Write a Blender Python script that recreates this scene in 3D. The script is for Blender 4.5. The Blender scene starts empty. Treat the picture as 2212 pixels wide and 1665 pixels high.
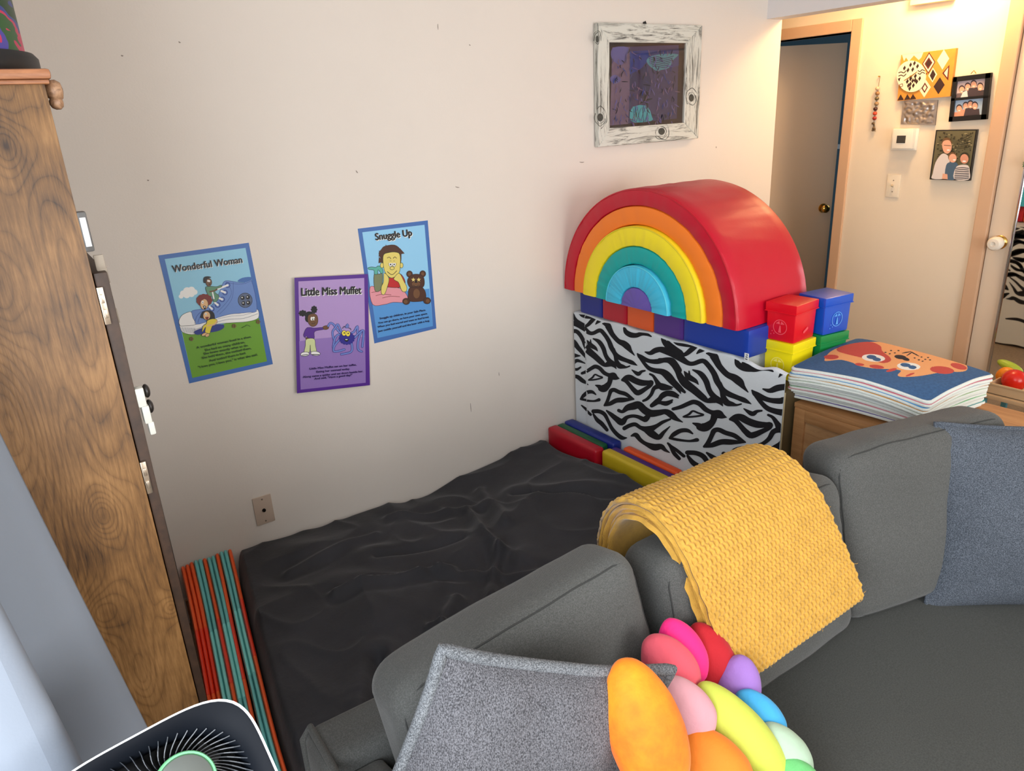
import bpy, bmesh, math, random
from mathutils import Vector, Matrix, noise
V = Vector
random.seed(4)
scene = bpy.context.scene
COL = scene.collection

# ------------------------------------------------------------------ camera
W, H = 2212, 1665
FPX = 1589.46
CR = (V((0.820589, -0.569333, -0.049941)),      # image right
      V((-0.235573, -0.257329, -0.937170)),     # image down
      V((0.520710, 0.780796, -0.345280)))       # forward
CAM = V((0, 0, 1.70))
cd = bpy.data.cameras.new('camera'); cam = bpy.data.objects.new('camera', cd); COL.objects.link(cam)
cd.sensor_width = 36; cd.sensor_fit = 'HORIZONTAL'; cd.lens = FPX / W * 36; cd.clip_start = .02
cam.matrix_world = Matrix(((CR[0].x, -CR[1].x, -CR[2].x, CAM.x), (CR[0].y, -CR[1].y, -CR[2].y, CAM.y),
                           (CR[0].z, -CR[1].z, -CR[2].z, CAM.z), (0, 0, 0, 1)))
scene.camera = cam

# ------------------------------------------------------------------ world, lights, exposure
wd = bpy.data.worlds.new('sky'); scene.world = wd; wd.use_nodes = True
wd.node_tree.nodes['Background'].inputs[0].default_value = (.72, .83, 1, 1)
wd.node_tree.nodes['Background'].inputs[1].default_value = 1.0
scene.view_settings.view_transform = 'Standard'
scene.view_settings.look = 'None'
scene.view_settings.gamma = 1
scene.view_settings.use_curve_mapping = False
scene.view_settings.exposure = 0.0

def area(name, loc, direction, sx, sy, power, col):
    l = bpy.data.lights.new(name, 'AREA'); l.shape = 'RECTANGLE'; l.size = sx; l.size_y = sy
    l.energy = power; l.color = col
    o = bpy.data.objects.new(name, l); COL.objects.link(o); o.location = loc
    o.rotation_euler = V(direction).to_track_quat('-Z', 'Y').to_euler()
    return o
# daylight from the left-wall window, plus frontal fill from an added, unseen rear window
area('daylight_left_window', (-.472, -.10, 1.45), (1, .1, -.10), 1.3, 1.3, 62, (.90, .95, 1.0))
area('rear_window_fill', (1.7, -2.50, 1.45), (0, 1, -.03), 2.6, 1.4, 84, (1.0, .965, .93))

# ------------------------------------------------------------------ helpers
def lin(c):
    if isinstance(c, str): c = tuple(int(c[i:i+2], 16) for i in (0, 2, 4))
    out = []
    for v in c[:3]:
        v = v / 255
        out.append(v / 12.92 if v <= .04045 else ((v + .055) / 1.055) ** 2.4)
    return (*out, 1)

def ray(u, v):
    return CR[0] * ((u - W / 2) / FPX) + CR[1] * ((v - H / 2) / FPX) + CR[2]
def PX(u, v, x):
    d = ray(u, v); return CAM + d * (x / d.x)
def PY(u, v, y):
    d = ray(u, v); return CAM + d * (y / d.y)
def PZ(u, v, z):
    d = ray(u, v); return CAM + d * ((z - CAM.z) / d.z)
def PD(u, v, dep):
    return CAM + ray(u, v) * dep

def N(nt, kind, **kw):
    n = nt.nodes.new(kind)
    for k, v in kw.items():
        if k in ('operation', 'noise_dimensions', 'wave_type', 'bands_direction', 'feature', 'blend_type', 'data_type', 'wave_profile', 'distance', 'interpolation_type', 'voronoi_dimensions'):
            setattr(n, k, v)
        else:
            n.inputs[k.replace('_', ' ')].default_value = v
    return n

MATS = {}
def mat(name, col, rough=.7, metal=0, bump=None, var=0, varscale=3, sheen=0, coat=0, trans=0, emit=None, spec=.5, col2=None):
    """bump = list of (kind, scale, strength, distance)"""
    if name in MATS: return MATS[name]
    m = bpy.data.materials.new(name); m.use_nodes = True; nt = m.node_tree
    b = nt.nodes['Principled BSDF']
    b.inputs['Roughness'].default_value = rough; b.inputs['Metallic'].default_value = metal
    b.inputs['Specular IOR Level'].default_value = spec
    if sheen: b.inputs['Sheen Weight'].default_value = sheen; b.inputs['Sheen Roughness'].default_value = .4
    if coat: b.inputs['Coat Weight'].default_value = coat; b.inputs['Coat Roughness'].default_value = .15
    if trans: b.inputs['Transmission Weight'].default_value = trans
    c = lin(col); b.inputs['Base Color'].default_value = c
    m.diffuse_color = c
    geo = nt.nodes.new('ShaderNodeNewGeometry')
    if var or col2:
        n = N(nt, 'ShaderNodeTexNoise', Scale=varscale, Detail=5.0, Roughness=.6)
        nt.links.new(geo.outputs['Position'], n.inputs['Vector'])
        mx = N(nt, 'ShaderNodeMix', data_type='RGBA')
        mr = nt.nodes.new('ShaderNodeMapRange'); mr.inputs[1].default_value = .35; mr.inputs[2].default_value = .65
        nt.links.new(n.outputs['Fac'], mr.inputs[0]); nt.links.new(mr.outputs[0], mx.inputs[0])
        if col2: a_, b_ = c, lin(col2)
        else: a_ = tuple(x * (1 - var) for x in c[:3]) + (1,); b_ = tuple(min(1, x * (1 + var)) for x in c[:3]) + (1,)
        mx.inputs[6].default_value = a_; mx.inputs[7].default_value = b_
        nt.links.new(mx.outputs[2], b.inputs['Base Color'])
    if bump:
        prev = None
        for kind, sc, st, di in bump:
            if kind == 'noise':
                t = N(nt, 'ShaderNodeTexNoise', Scale=sc, Detail=4.0); out = t.outputs['Fac']
                nt.links.new(geo.outputs['Position'], t.inputs['Vector'])
            elif kind == 'vor':
                t = N(nt, 'ShaderNodeTexVoronoi', Scale=sc); out = t.outputs['Distance']
                nt.links.new(geo.outputs['Position'], t.inputs['Vector'])
            else:  # weave: two crossed waves
                w1 = N(nt, 'ShaderNodeTexWave', bands_direction='X', Scale=sc, Distortion=1.5, Detail=2.0)
                w2 = N(nt, 'ShaderNodeTexWave', bands_direction='Z', Scale=sc, Distortion=1.5, Detail=2.0)
                for w in (w1, w2): nt.links.new(geo.outputs['Position'], w.inputs['Vector'])
                ad = N(nt, 'ShaderNodeMath', operation='ADD'); out = ad.outputs[0]
                nt.links.new(w1.outputs['Fac'], ad.inputs[0]); nt.links.new(w2.outputs['Fac'], ad.inputs[1])
            bp = N(nt, 'ShaderNodeBump', Strength=st, Distance=di)
            nt.links.new(out, bp.inputs['Height'])
            if prev: nt.links.new(prev.outputs[0], bp.inputs['Normal'])
            prev = bp
        nt.links.new(prev.outputs[0], b.inputs['Normal'])
    if emit:
        b.inputs['Emission Color'].default_value = lin(emit[0]); b.inputs['Emission Strength'].default_value = emit[1]
    MATS[name] = m
    return m

def speckle(m, c1, c2, scale, lo=.42, hi=.58, stretch=None):
    """replace the base colour by a fine two-tone yarn speckle"""
    nt = m.node_tree; b = nt.nodes['Principled BSDF']
    geo = nt.nodes.new('ShaderNodeNewGeometry')
    n = N(nt, 'ShaderNodeTexNoise', Scale=scale, Detail=3.0, Roughness=.7)
    src = geo.outputs['Position']
    if stretch:
        mp = nt.nodes.new('ShaderNodeMapping'); mp.inputs['Scale'].default_value = stretch
        nt.links.new(src, mp.inputs['Vector']); src = mp.outputs[0]
    nt.links.new(src, n.inputs['Vector'])
    n2 = N(nt, 'ShaderNodeTexNoise', Scale=5.0, Detail=3.0)
    nt.links.new(geo.outputs['Position'], n2.inputs['Vector'])
    ad = N(nt, 'ShaderNodeMath', operation='ADD'); nt.links.new(n.outputs['Fac'], ad.inputs[0])
    mu = N(nt, 'ShaderNodeMath', operation='MULTIPLY'); mu.inputs[1].default_value = .12; nt.links.new(n2.outputs['Fac'], mu.inputs[0])
    nt.links.new(mu.outputs[0], ad.inputs[1])
    mr = nt.nodes.new('ShaderNodeMapRange'); mr.inputs[1].default_value = lo + .06; mr.inputs[2].default_value = hi + .06
    nt.links.new(ad.outputs[0], mr.inputs[0])
    mx = N(nt, 'ShaderNodeMix', data_type='RGBA'); mx.inputs[6].default_value = lin(c1); mx.inputs[7].default_value = lin(c2)
    nt.links.new(mr.outputs[0], mx.inputs[0]); nt.links.new(mx.outputs[2], b.inputs['Base Color'])

ROOT = {}
def tag(o, label=None, cat=None, group=None, kind=None):
    if label: o['label'] = label
    if cat: o['category'] = cat
    if group: o['group'] = group
    if kind: o['kind'] = kind
    return o
def thing(name, label, cat, loc=(0, 0, 0), group=None):
    o = bpy.data.objects.new(name, None); COL.objects.link(o); o.location = loc; o.empty_display_size = .05
    ROOT[o.name] = V(loc)
    return tag(o, label, cat, group)
def obj(name, bm, mats, parent=None, smooth=True, label=None, cat=None, group=None, kind=None, loc=None, sharp=40):
    """link bm (in world coordinates) as one mesh object"""
    if not isinstance(mats, (list, tuple)): mats = [mats]
    if parent is not None: base = ROOT[parent.name]
    elif loc is not None: base = V(loc)
    else:
        xs = [v.co for v in bm.verts]
        base = V((sum(c.x for c in xs) / len(xs), sum(c.y for c in xs) / len(xs), min(c.z for c in xs)))
    bmesh.ops.translate(bm, verts=bm.verts, vec=-base)
    me = bpy.data.meshes.new(name)
    if smooth:
        for f in bm.faces: f.smooth = True
        for e in bm.edges:
            if len(e.link_faces) == 2 and e.calc_face_angle(0) > math.radians(sharp): e.smooth = False
    bm.to_mesh(me); bm.free()
    for m in mats: me.materials.append(m)
    o = bpy.data.objects.new(name, me); COL.objects.link(o)
    if parent is not None: o.parent = parent
    else: o.location = base
    ROOT[o.name] = base
    return tag(o, label, cat, group, kind)

def nb(): return bmesh.new()
def box(bm, x0, x1, y0, y1, z0, z1, bev=0, mi=0, seg=2, M=None):
    r = bmesh.ops.create_cube(bm, size=1)
    vs = r['verts']
    for v in vs:
        v.co = V((x0 + (v.co.x + .5) * (x1 - x0), y0 + (v.co.y + .5) * (y1 - y0), z0 + (v.co.z + .5) * (z1 - z0)))
    fs = set(f for v in vs for f in v.link_faces)
    if bev:
        es = list(set(e for v in vs for e in v.link_edges))
        rr = bmesh.ops.bevel(bm, geom=es, offset=bev, segments=seg, profile=.6, affect='EDGES')
        vs = list(set(v for f in rr['faces'] for v in f.verts) | set(v for v in vs if v.is_valid))
        fs = set(f for v in vs for f in v.link_faces)
    for f in fs: f.material_index = mi
    if M is not None:
        for v in vs: v.co = M @ v.co
    return bm
def B(x0, x1, y0, y1, z0, z1, bev=0, seg=2, M=None): return box(nb(), x0, x1, y0, y1, z0, z1, bev, 0, seg, M)

def tube(bm, pts, r, seg=8, closed=False, mi=0, cap=True):
    n = len(pts); rings = []; up = V((0, 0, 1)); prev = None
    for i, p in enumerate(pts):
        a = pts[(i - 1) % n] if (closed or i > 0) else p
        b = pts[(i + 1) % n] if (closed or i < n - 1) else p
        d = (V(b) - V(a)); d = d.normalized() if d.length > 1e-9 else V((1, 0, 0))
        if prev is None:
            s = d.cross(up)
            if s.length < .05: s = d.cross(V((1, 0, 0)))
        else:
            s = prev - d * prev.dot(d)
        s.normalize(); prev = s; t = d.cross(s)
        rr = r(i / max(1, n - 1)) if callable(r) else r
        rings.append([bm.verts.new(V(p) + (s * math.cos(2 * math.pi * k / seg) + t * math.sin(2 * math.pi * k / seg)) * rr) for k in range(seg)])
    m = n if closed else n - 1
    for i in range(m):
        a, b = rings[i], rings[(i + 1) % n]
        for k in range(seg):
            f = bm.faces.new((a[k], a[(k + 1) % seg], b[(k + 1) % seg], b[k])); f.material_index = mi
    if cap and not closed:
        bm.faces.new(rings[0][::-1]).material_index = mi; bm.faces.new(rings[-1]).material_index = mi
    return bm

def lathe(bm, prof, c, axis='Z', seg=32, mi=0):
    """prof: list of (r, h)"""
    rings = []
    for r, h in prof:
        ring = []
        for k in range(seg):
            a = 2 * math.pi * k / seg
            q = V((r * math.cos(a), r * math.sin(a), h))
            if axis == 'X': q = V((h, r * math.cos(a), r * math.sin(a)))
            elif axis == 'Y': q = V((r * math.cos(a), h, r * math.sin(a)))
            elif isinstance(axis, Matrix): q = axis @ q
            ring.append(bm.verts.new(V(c) + q))
        rings.append(ring)
    for a, b in zip(rings, rings[1:]):
        for k in range(seg):
            f = bm.faces.new((a[k], a[(k + 1) % seg], b[(k + 1) % seg], b[k])); f.material_index = mi
    bm.faces.new(rings[0][::-1]).material_index = mi; bm.faces.new(rings[-1]).material_index = mi
    return bm

def ellipsoid(bm, c, ax, ay, az, nu=32, nv=20, mi=0, fn=None, p=1.0):
    rows = []
    for j in range(nv + 1):
        th = math.pi * j / nv; row = []
        for i in range(nu):
            ph = 2 * math.pi * i / nu
            x, y, z = math.sin(th) * math.cos(ph), math.sin(th) * math.sin(ph), math.cos(th)
            if p != 1: x, y, z = [math.copysign(abs(q) ** p, q) for q in (x, y, z)]
            if fn: x, y, z = fn(x, y, z)
            row.append(V(c) + ax * x + ay * y + az * z)
        rows.append(row)
    top = bm.verts.new(rows[0][0]); bot = bm.verts.new(rows[-1][0])
    R = [[bm.verts.new(q) for q in row] for row in rows[1:-1]]
    for k in range(nu):
        bm.faces.new((top, R[0][k], R[0][(k + 1) % nu])).material_index = mi
        bm.faces.new((bot, R[-1][(k + 1) % nu], R[-1][k])).material_index = mi
    for a, b in zip(R, R[1:]):
        for k in range(nu):
            bm.faces.new((a[k], b[k], b[(k + 1) % nu], a[(k + 1) % nu])).material_index = mi
    return bm

def grid(bm, nu, nv, f, mi=0, mf=None):
    g = [[bm.verts.new(f(i / nu, j / nv)) for j in range(nv + 1)] for i in range(nu + 1)]
    for i in range(nu):
        for j in range(nv):
            fc = bm.faces.new((g[i][j], g[i + 1][j], g[i + 1][j + 1], g[i][j + 1]))
            fc.material_index = mf(i, j) if mf else mi
    return g

def rslab(bm, nu, nv, nt, half, r, mapf, mi=0):
    """rounded box in local coordinates (u,v,w) with half sizes, radius r; each vertex goes through mapf"""
    a, b, c = half
    r0 = bmesh.ops.create_cube(bm, size=2)
    vs = r0['verts']
    bmesh.ops.delete(bm, geom=vs, context='VERTS')
    seen = {}
    def key(p): return (round(p[0], 5), round(p[1], 5), round(p[2], 5))
    def vert(p):
        k = key(p)
        if k in seen: return seen[k]
        q = V((p[0] * a, p[1] * b, p[2] * c))
        inn = V((max(-a + r, min(a - r, q.x)), max(-b + r, min(b - r, q.y)), max(-c + r, min(c - r, q.z))))
        d = q - inn
        if d.length > 1e-9: q = inn + d.normalized() * min(r, d.length) if False else inn + d.normalized() * r * min(1, max(abs(d.x), abs(d.y), abs(d.z)) / r)
        v = bm.verts.new(mapf(q)); seen[k] = v; return v
    def warp(t, L):   # denser samples near the rounded ends
        t = 2 * t - 1; return math.copysign(1 - (1 - abs(t)) ** 1.35, t)
    def face(n1, n2, fn, flip):
        for i in range(n1):
            for j in range(n2):
                q = [fn(warp(s, 1), warp(t, 1)) for s, t in ((i / n1, j / n2), ((i + 1) / n1, j / n2), ((i + 1) / n1, (j + 1) / n2), (i / n1, (j + 1) / n2))]
                w = [vert(p) for p in q]
                if len(set(w)) < 3: continue
                if flip: w = w[::-1]
                try: bm.faces.new(w).material_index = mi
                except ValueError: pass
    face(nu, nv, lambda s, t: (s, t, 1), False); face(nu, nv, lambda s, t: (s, t, -1), True)
    face(nu, nt, lambda s, t: (s, -1, t), False); face(nu, nt, lambda s, t: (s, 1, t), True)
    face(nv, nt, lambda s, t: (1, s, t), False); face(nv, nt, lambda s, t: (-1, s, t), True)
    return bm

def nz(p, s, seed=0):
    return noise.noise(V((p[0] * s + seed * 7.3, p[1] * s + seed * 3.1, p[2] * s + seed * 5.7)))

def catmull(pts, n=6, closed=False):
    out = []; m = len(pts)
    rng = range(m) if closed else range(m - 1)
    for i in rng:
        p0, p1, p2, p3 = (pts[(i - 1) % m] if (closed or i > 0) else pts[0]), pts[i], pts[(i + 1) % m], (pts[(i + 2) % m] if (closed or i < m - 2) else pts[-1])
        for k in range(n):
            t = k / n
            out.append(tuple(.5 * ((2 * b) + (-a + c) * t + (2 * a - 5 * b + 4 * c - d) * t * t + (-a + 3 * b - 3 * c + d) * t ** 3) for a, b, c, d in zip(p0, p1, p2, p3)))
    if not closed: out.append(tuple(pts[-1]))
    return out

def stroke(bm, pts, mp, mi=0, n=5, closed=False):
    """tapered ribbon; pts (x,y,width) in drawing units; mp maps (x,y)->Vector"""
    P = catmull(pts, n, closed); L = len(P); rows = []
    for i in range(L):
        a = P[(i - 1) % L] if (closed or i > 0) else P[i]; b = P[(i + 1) % L] if (closed or i < L - 1) else P[i]
        dx, dy = b[0] - a[0], b[1] - a[1]; l = math.hypot(dx, dy) or 1
        nx, ny = -dy / l, dx / l; w = P[i][2] / 2
        rows.append([bm.verts.new(mp(P[i][0] + nx * w * s, P[i][1] + ny * w * s)) for s in (-1, 0, 1)])
    m = L if closed else L - 1
    for i in range(m):
        a, b = rows[i], rows[(i + 1) % L]
        for k in (0, 1):
            bm.faces.new((a[k], b[k], b[k + 1], a[k + 1])).material_index = mi
    if not closed:
        for i, sg in ((0, -1), (L - 1, 1)):
            w = P[i][2] / 2; j = min(L - 1, i + 1) if i == 0 else i - 1
            ang = math.atan2(P[i][1] - P[j][1], P[i][0] - P[j][0])
            c = rows[i][1]; prev = None; fan = []
            for k in range(7):
                t = ang - math.pi / 2 + math.pi * k / 6
                fan.append(bm.verts.new(mp(P[i][0] + math.cos(t) * w, P[i][1] + math.sin(t) * w)))
            for q, s in zip(fan, fan[1:]): bm.faces.new((c, q, s)).material_index = mi
    return bm

def flat(bm, pts, mp, mi=0, smoothn=0):
    if smoothn: pts = catmull([tuple(p) for p in pts], smoothn, True)
    f = bm.faces.new([bm.verts.new(mp(*p[:2])) for p in pts]); f.material_index = mi
    return bm
def disc(bm, cx, cy, rx, ry, mp, mi=0, n=24, rot=0):
    c, s = math.cos(rot), math.sin(rot)
    return flat(bm, [(cx + rx * math.cos(a) * c - ry * math.sin(a) * s, cy + rx * math.cos(a) * s + ry * math.sin(a) * c) for a in [2 * math.pi * k / n for k in range(n)]], mp, mi)

def text_into(bm, body, p0, p1, nrm_up, mi=0, bold=.0, hscale=1.0, fit=True, size=None):
    """flat lettering from p0 to p1 (baseline ends); nrm_up is the up direction of the letters"""
    cu = bpy.data.curves.new('tmp', 'FONT'); cu.body = body; cu.offset = bold; cu.resolution_u = 3
    o = bpy.data.objects.new('tmp', cu); COL.objects.link(o)
    dg = bpy.context.evaluated_depsgraph_get(); me = bpy.data.meshes.new_from_object(o.evaluated_get(dg))
    xs = [v.co.x for v in me.vertices]
    x0, x1 = min(xs), max(xs)
    d = V(p1) - V(p0); s = d.length / (x1 - x0); d.normalize(); up = V(nrm_up).normalized()
    vs = [bm.verts.new(V(p0) + d * ((v.co.x - x0) * s) + up * (v.co.y * s * hscale)) for v in me.vertices]
    for pl in me.polygons:
        try: bm.faces.new([vs[i] for i in pl.vertices]).material_index = mi
        except ValueError: pass
    bpy.data.objects.remove(o); bpy.data.curves.remove(cu); bpy.data.meshes.remove(me)

# ------------------------------------------------------------------ room shell
WY = 2.60; XE = 3.49; XH = 4.07; XL = -.48; YB = -2.6; ZC = 2.44
def paint(name, col):
    return mat(name, col, .62, bump=[('noise', 160, .12, .002), ('noise', 34, .10, .003)], var=.012, varscale=2.2, spec=.35)
wallm = paint('wall_paint', (226, 217, 207))
hallm = paint('hall_paint', (228, 214, 192))
ceilm = paint('ceiling_paint', (232, 230, 226))
trimm = mat('trim_paint', (206, 170, 138), .4, bump=[('noise', 60, .05, .002)])
carpet = mat('carpet', (150, 132, 112), .95, bump=[('noise', 400, .6, .004)], var=.12, varscale=60)

def struct(name, bm, m, smooth=False):
    return obj(name, bm, m, kind='structure', smooth=smooth)
b = B(XL - .12, XE, WY, WY + .12, 0, ZC); w_back = struct('wall_back', b, wallm)
# small nail holes and scuffs in the wall paint
scm = mat('scuff', (150, 138, 128), .9)
b = nb()
mpW = lambda x, y: PY(x, y, WY - .0006)
for (x, y, l, a, w) in ((946, 58, 12, 1.5, 1.6), (388, 91, 4, .5, 3), (264, 120, 4, .2, 3), (320, 389, 3, .1, 3), (771, 371, 6, .9, 2.2), (988, 404, 8, .2, 2), (1015, 97, 3, .6, 2), (1017, 880, 18, 1.5, 1.4), (1078, 808, 7, 1.5, 1.4), (1257, 350, 9, 0, 2), (1547, 318, 3, 1.5, 2)):
    stroke(b, [(x - l * math.cos(a) / 2, y - l * math.sin(a) / 2, w * .6), (x, y + .6, w), (x + l * math.cos(a) / 2, y + l * math.sin(a) / 2, w * .5)], mpW)
obj('paint_scuffs', b, scm, parent=w_back, smooth=False)

# left wall with window opening y -1.5..0.4, z .8..2.1
WL0, WL1, WZ0, WZ1 = -.8, .6, .8, 2.1
b = nb()
for (y0, y1, z0, z1) in ((YB, WL0, 0, ZC), (WL1, WY + .12, 0, ZC), (WL0, WL1, 0, WZ0), (WL0, WL1, WZ1, ZC)):
    box(b, XL - .12, XL, y0, y1, z0, z1)
struct('wall_left', b, wallm)
b = nb()
for (x0, x1, z0, z1) in ((XL, .4, 0, ZC), (3.0, XH, 0, ZC), (.4, 3.0, 0, .75), (.4, 3.0, 2.15, ZC)):
    box(b, x0, x1, YB - .12, YB, z0, z1)
struct('wall_rear', b, wallm)
winm = mat('window_frame_paint', (235, 235, 232), .4)
b = nb()
for (y0, y1, z0, z1) in ((WL0, WL1, WZ0, WZ0 + .05), (WL0, WL1, WZ1 - .05, WZ1), (WL0, WL0 + .05, WZ0, WZ1), (WL1 - .05, WL1, WZ0, WZ1), (-.12, -.08, WZ0, WZ1)):
    box(b, XL - .1, XL - .05, y0, y1, z0, z1)
struct('window_1', b, winm)
b = nb()
for (x0, x1, z0, z1) in ((.4, 3.0, .75, .80), (.4, 3.0, 2.1, 2.15), (.4, .45, .75, 2.15), (2.95, 3.0, .75, 2.15), (1.67, 1.73, .75, 2.15)):
    box(b, x0, x1, YB - .1, YB - .05, z0, z1)
struct('added_window', b, winm)  # unseen frame around the rear opening, added to bring in frontal fill
# hall wall with door opening (y 2.57..3.33) and closet door opening (y .95..1.72)
DT = 2.03
b = nb()
for (y0, y1, z0, z1) in ((1.755, 2.555, 0, ZC), (2.555, 3.345, DT, ZC), (3.345, 4.2, 0, ZC), (.90, 1.755, DT + .03, ZC), (YB - .12, .90, 0, ZC)):
    box(b, XH, XH + .12, y0, y1, z0, z1)
struct('wall_hall', b, hallm)
b = nb(); box(b, XE - .12, XE, WY + .12, 4.2, 0, ZC); box(b, XE - .12, XH + .12, 4.2, 4.32, 0, ZC)
struct('wall_hall_end', b, hallm)
struct('beam_header', B(XE - .12, XE, YB, WY, 2.08, ZC), mat('header_paint', (222, 220, 220), .6, bump=[('noise', 160, .1, .002)]))
struct('ceiling', B(XL - .12, XH + .12, YB - .12, 4.32, ZC, ZC + .1), ceilm)
struct('floor', B(XL - .12, XH + .12, YB - .12, 4.32, -.1, 0), carpet)
# door casings
b = nb()
box(b, XH - .015, XH + .12, 2.512, 2.572, 0, DT + .06, .004); box(b, XH - .015, XH + .12, 3.33, 3.39, 0, DT + .06, .004)
box(b, XH - .015, XH + .12, 2.572, 3.33, DT, DT + .06, .004)
struct('trim_1', b, trimm)
b = nb()
box(b, XH - .018, XH + .05, 1.722, 1.79, 0, DT + .09, .006); box(b, XH - .018, XH + .05, .86, .93, 0, DT + .09, .006)
box(b, XH - .018, XH + .05, .93, 1.722, DT + .03, DT + .09, .006)
struct('trim_2', b, trimm)
b = nb(); box(b, XH - .012, XH, 1.79, 2.512, 0, .085, .003); box(b, XH - .012, XH, YB, .86, 0, .085, .003)
struct('baseboard_hall', b, trimm)
struct('baseboard_back', B(XL, XE, WY - .012, WY, 0, .085, .003), trimm)
# dim room beyond the hall door
teal = mat('teal_paint', (84, 116, 128), .6)
b = nb(); box(b, 6.4, 6.5, 1.6, 5.4, 0, ZC); box(b, XH + .12, 6.5, 5.4, 5.5, 0, ZC); box(b, XH + .12, 6.5, 1.5, 1.6, 0, ZC)
struct('wall_far_room', b, teal)
struct('floor_far_room', B(XH + .12, 6.5, 1.6, 5.4, -.1, 0), carpet)
struct('ceiling_far_room', B(XH + .12, 6.5, 1.6, 5.4, ZC, ZC + .1), teal)
b = nb(); box(b, 6.385, 6.4, 3.3, 4.6, 1.26, 1.30); struct('trim_3', b, winm)
l = bpy.data.lights.new('far_room_fill', 'AREA'); l.size = 1; l.energy = 6; l.color = (.75, .88, 1)  # added lamp giving the dark far room a little light; no window there
o = bpy.data.objects.new('far_room_fill', l); COL.objects.link(o); o.location = (5.6, 2.2, 1.8); o.rotation_euler = V((0, 1, -.2)).to_track_quat('-Z', 'Y').to_euler()

brass = mat('brass', (205, 165, 85), .18, 1)
chrome = mat('chrome', (200, 200, 205), .15, 1)
doorm = mat('door_paint', (214, 196, 174), .45, bump=[('noise', 40, .04, .002)])
# hall door leaf, hinged on the far side of the opening, swung into the dim room
hinge = V((XH + .10, 3.325, 0)); free = V((4.668, 2.985, 0))
dv = (free - hinge); dl = dv.length; dv.normalize(); dn = V((-dv.y, dv.x, 0))
M = Matrix(((dv.x, dn.x, 0, hinge.x), (dv.y, dn.y, 0, hinge.y), (0, 0, 1, 0), (0, 0, 0, 1)))
leaf = obj('door_1', B(0, dl, -.018, .018, .012, DT - .012, .002, M=M), doorm, kind='structure', smooth=False)
b = nb()
kc = M @ V((dl - .06, 0, 1.0))
for s in (-1, 1):
    A = Matrix.Identity(3); A.col[2] = dn * s; A.col[0] = dv; A.col[1] = V((0, 0, 1))
    lathe(b, [(.030, .018), (.031, .022), (.028, .026), (.011, .028), (.011, .045), (.022, .050), (.027, .060), (.026, .070), (.018, .077), (.002, .079)], kc, A, 24)
obj('door_knob', b, brass, parent=leaf)
# closet door with mirror
door2 = obj('door_2', B(XH + .0, XH + .036, .935, 1.718, .012, DT + .02, .002), doorm, kind='structure', smooth=False)
b = nb(); kc = V((XH, 1.660, .982))
lathe(b, [(.034, 0), (.034, -.006), (.030, -.010), (.012, -.012), (.012, -.04), (.002, -.042)], kc, 'X', 24)
kn = obj('door_knob', b, brass, parent=door2)
b = nb(); lathe(b, [(.024, -.022), (.031, -.026), (.034, -.045), (.033, -.066), (.026, -.074), (.012, -.076), (.011, -.070), (.002, -.069)], kc, 'X', 28)
obj('knob_cover', b, mat('white_plastic', (228, 220, 205), .35), parent=kn, label='white childproof cover over the knob')
MT = 1.335
mir = thing('door_mirror', 'full-length mirror in a thin chrome frame mounted on the closet door', 'mirror', (XH, 1.3, .13))
obj('mirror_glass', B(XH - .008, XH - .001, 1.02, 1.604, .13, MT), mat('mirror', (230, 232, 232), .02, 1), mir, smooth=False)
b = nb()
for (y0, y1, z0, z1) in ((1.600, 1.612, .12, MT + .01), (1.008, 1.02, .12, MT + .01), (1.008, 1.612, .115, .13), (1.008, 1.612, MT, MT + .012)):
    box(b, XH - .016, XH - .001, y0, y1, z0, z1, .003)
obj('frame', b, chrome, mir)
b = nb()
for k in range(46):
    a = random.uniform(0, 6.28); r = random.uniform(.004, .045); c = V((XH - .03 + random.uniform(-.012, .012), 1.565 + math.cos(a) * r, MT + .04 + math.sin(a) * r * .8))
    d = V((random.uniform(-1, .2), math.cos(a), math.sin(a))).normalized(); s = d.cross(V((1, .2, .1))).normalized()
    q = [c - d * .012, c + s * .005, c + d * .014, c - s * .005]
    b.faces.new([b.verts.new(p) for p in q])
    b.faces.new([b.verts.new(p + d.cross(s) * .002) for p in q])
for k in range(5): tube(b, [V((XH - .012, 1.565 + k * .004, MT + .012)), V((XH - .03, 1.55 + k * .008, MT + .07))], .0012, 5)
obj('leaf_sprig', b, mat('leaf_green', (40, 92, 46), .5), None, label='small green artificial leaf sprig on top of the door mirror', cat='plant', smooth=False)

# hall ceiling lamp (out of frame) and door chime
lamp = thing('ceiling_lamp', 'round glass ceiling lamp glowing warm in the hall', 'lamp', (3.80, 2.02, ZC))
b = nb(); lathe(b, [(.12, 0), (.12, -.02), (.115, -.022)], V((3.80, 2.02, ZC)), 'Z', 32); obj('base', b, brass, lamp)
b = nb(); lathe(b, [(.105, -.022), (.10, -.05), (.08, -.075), (.045, -.09), (.004, -.094)], V((3.80, 2.02, ZC)), 'Z', 32)
obj('glass_dome', b, mat('lamp_glass', (255, 225, 180), .3, emit=((255, 214, 150), 6)), lamp)
l = bpy.data.lights.new('hall_lamp_light', 'POINT'); l.energy = 26; l.color = (1, .64, .30); l.shadow_soft_size = .075
o = bpy.data.objects.new('hall_lamp_light', l); COL.objects.link(o); o.location = (3.80, 2.02, 2.27)

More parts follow.
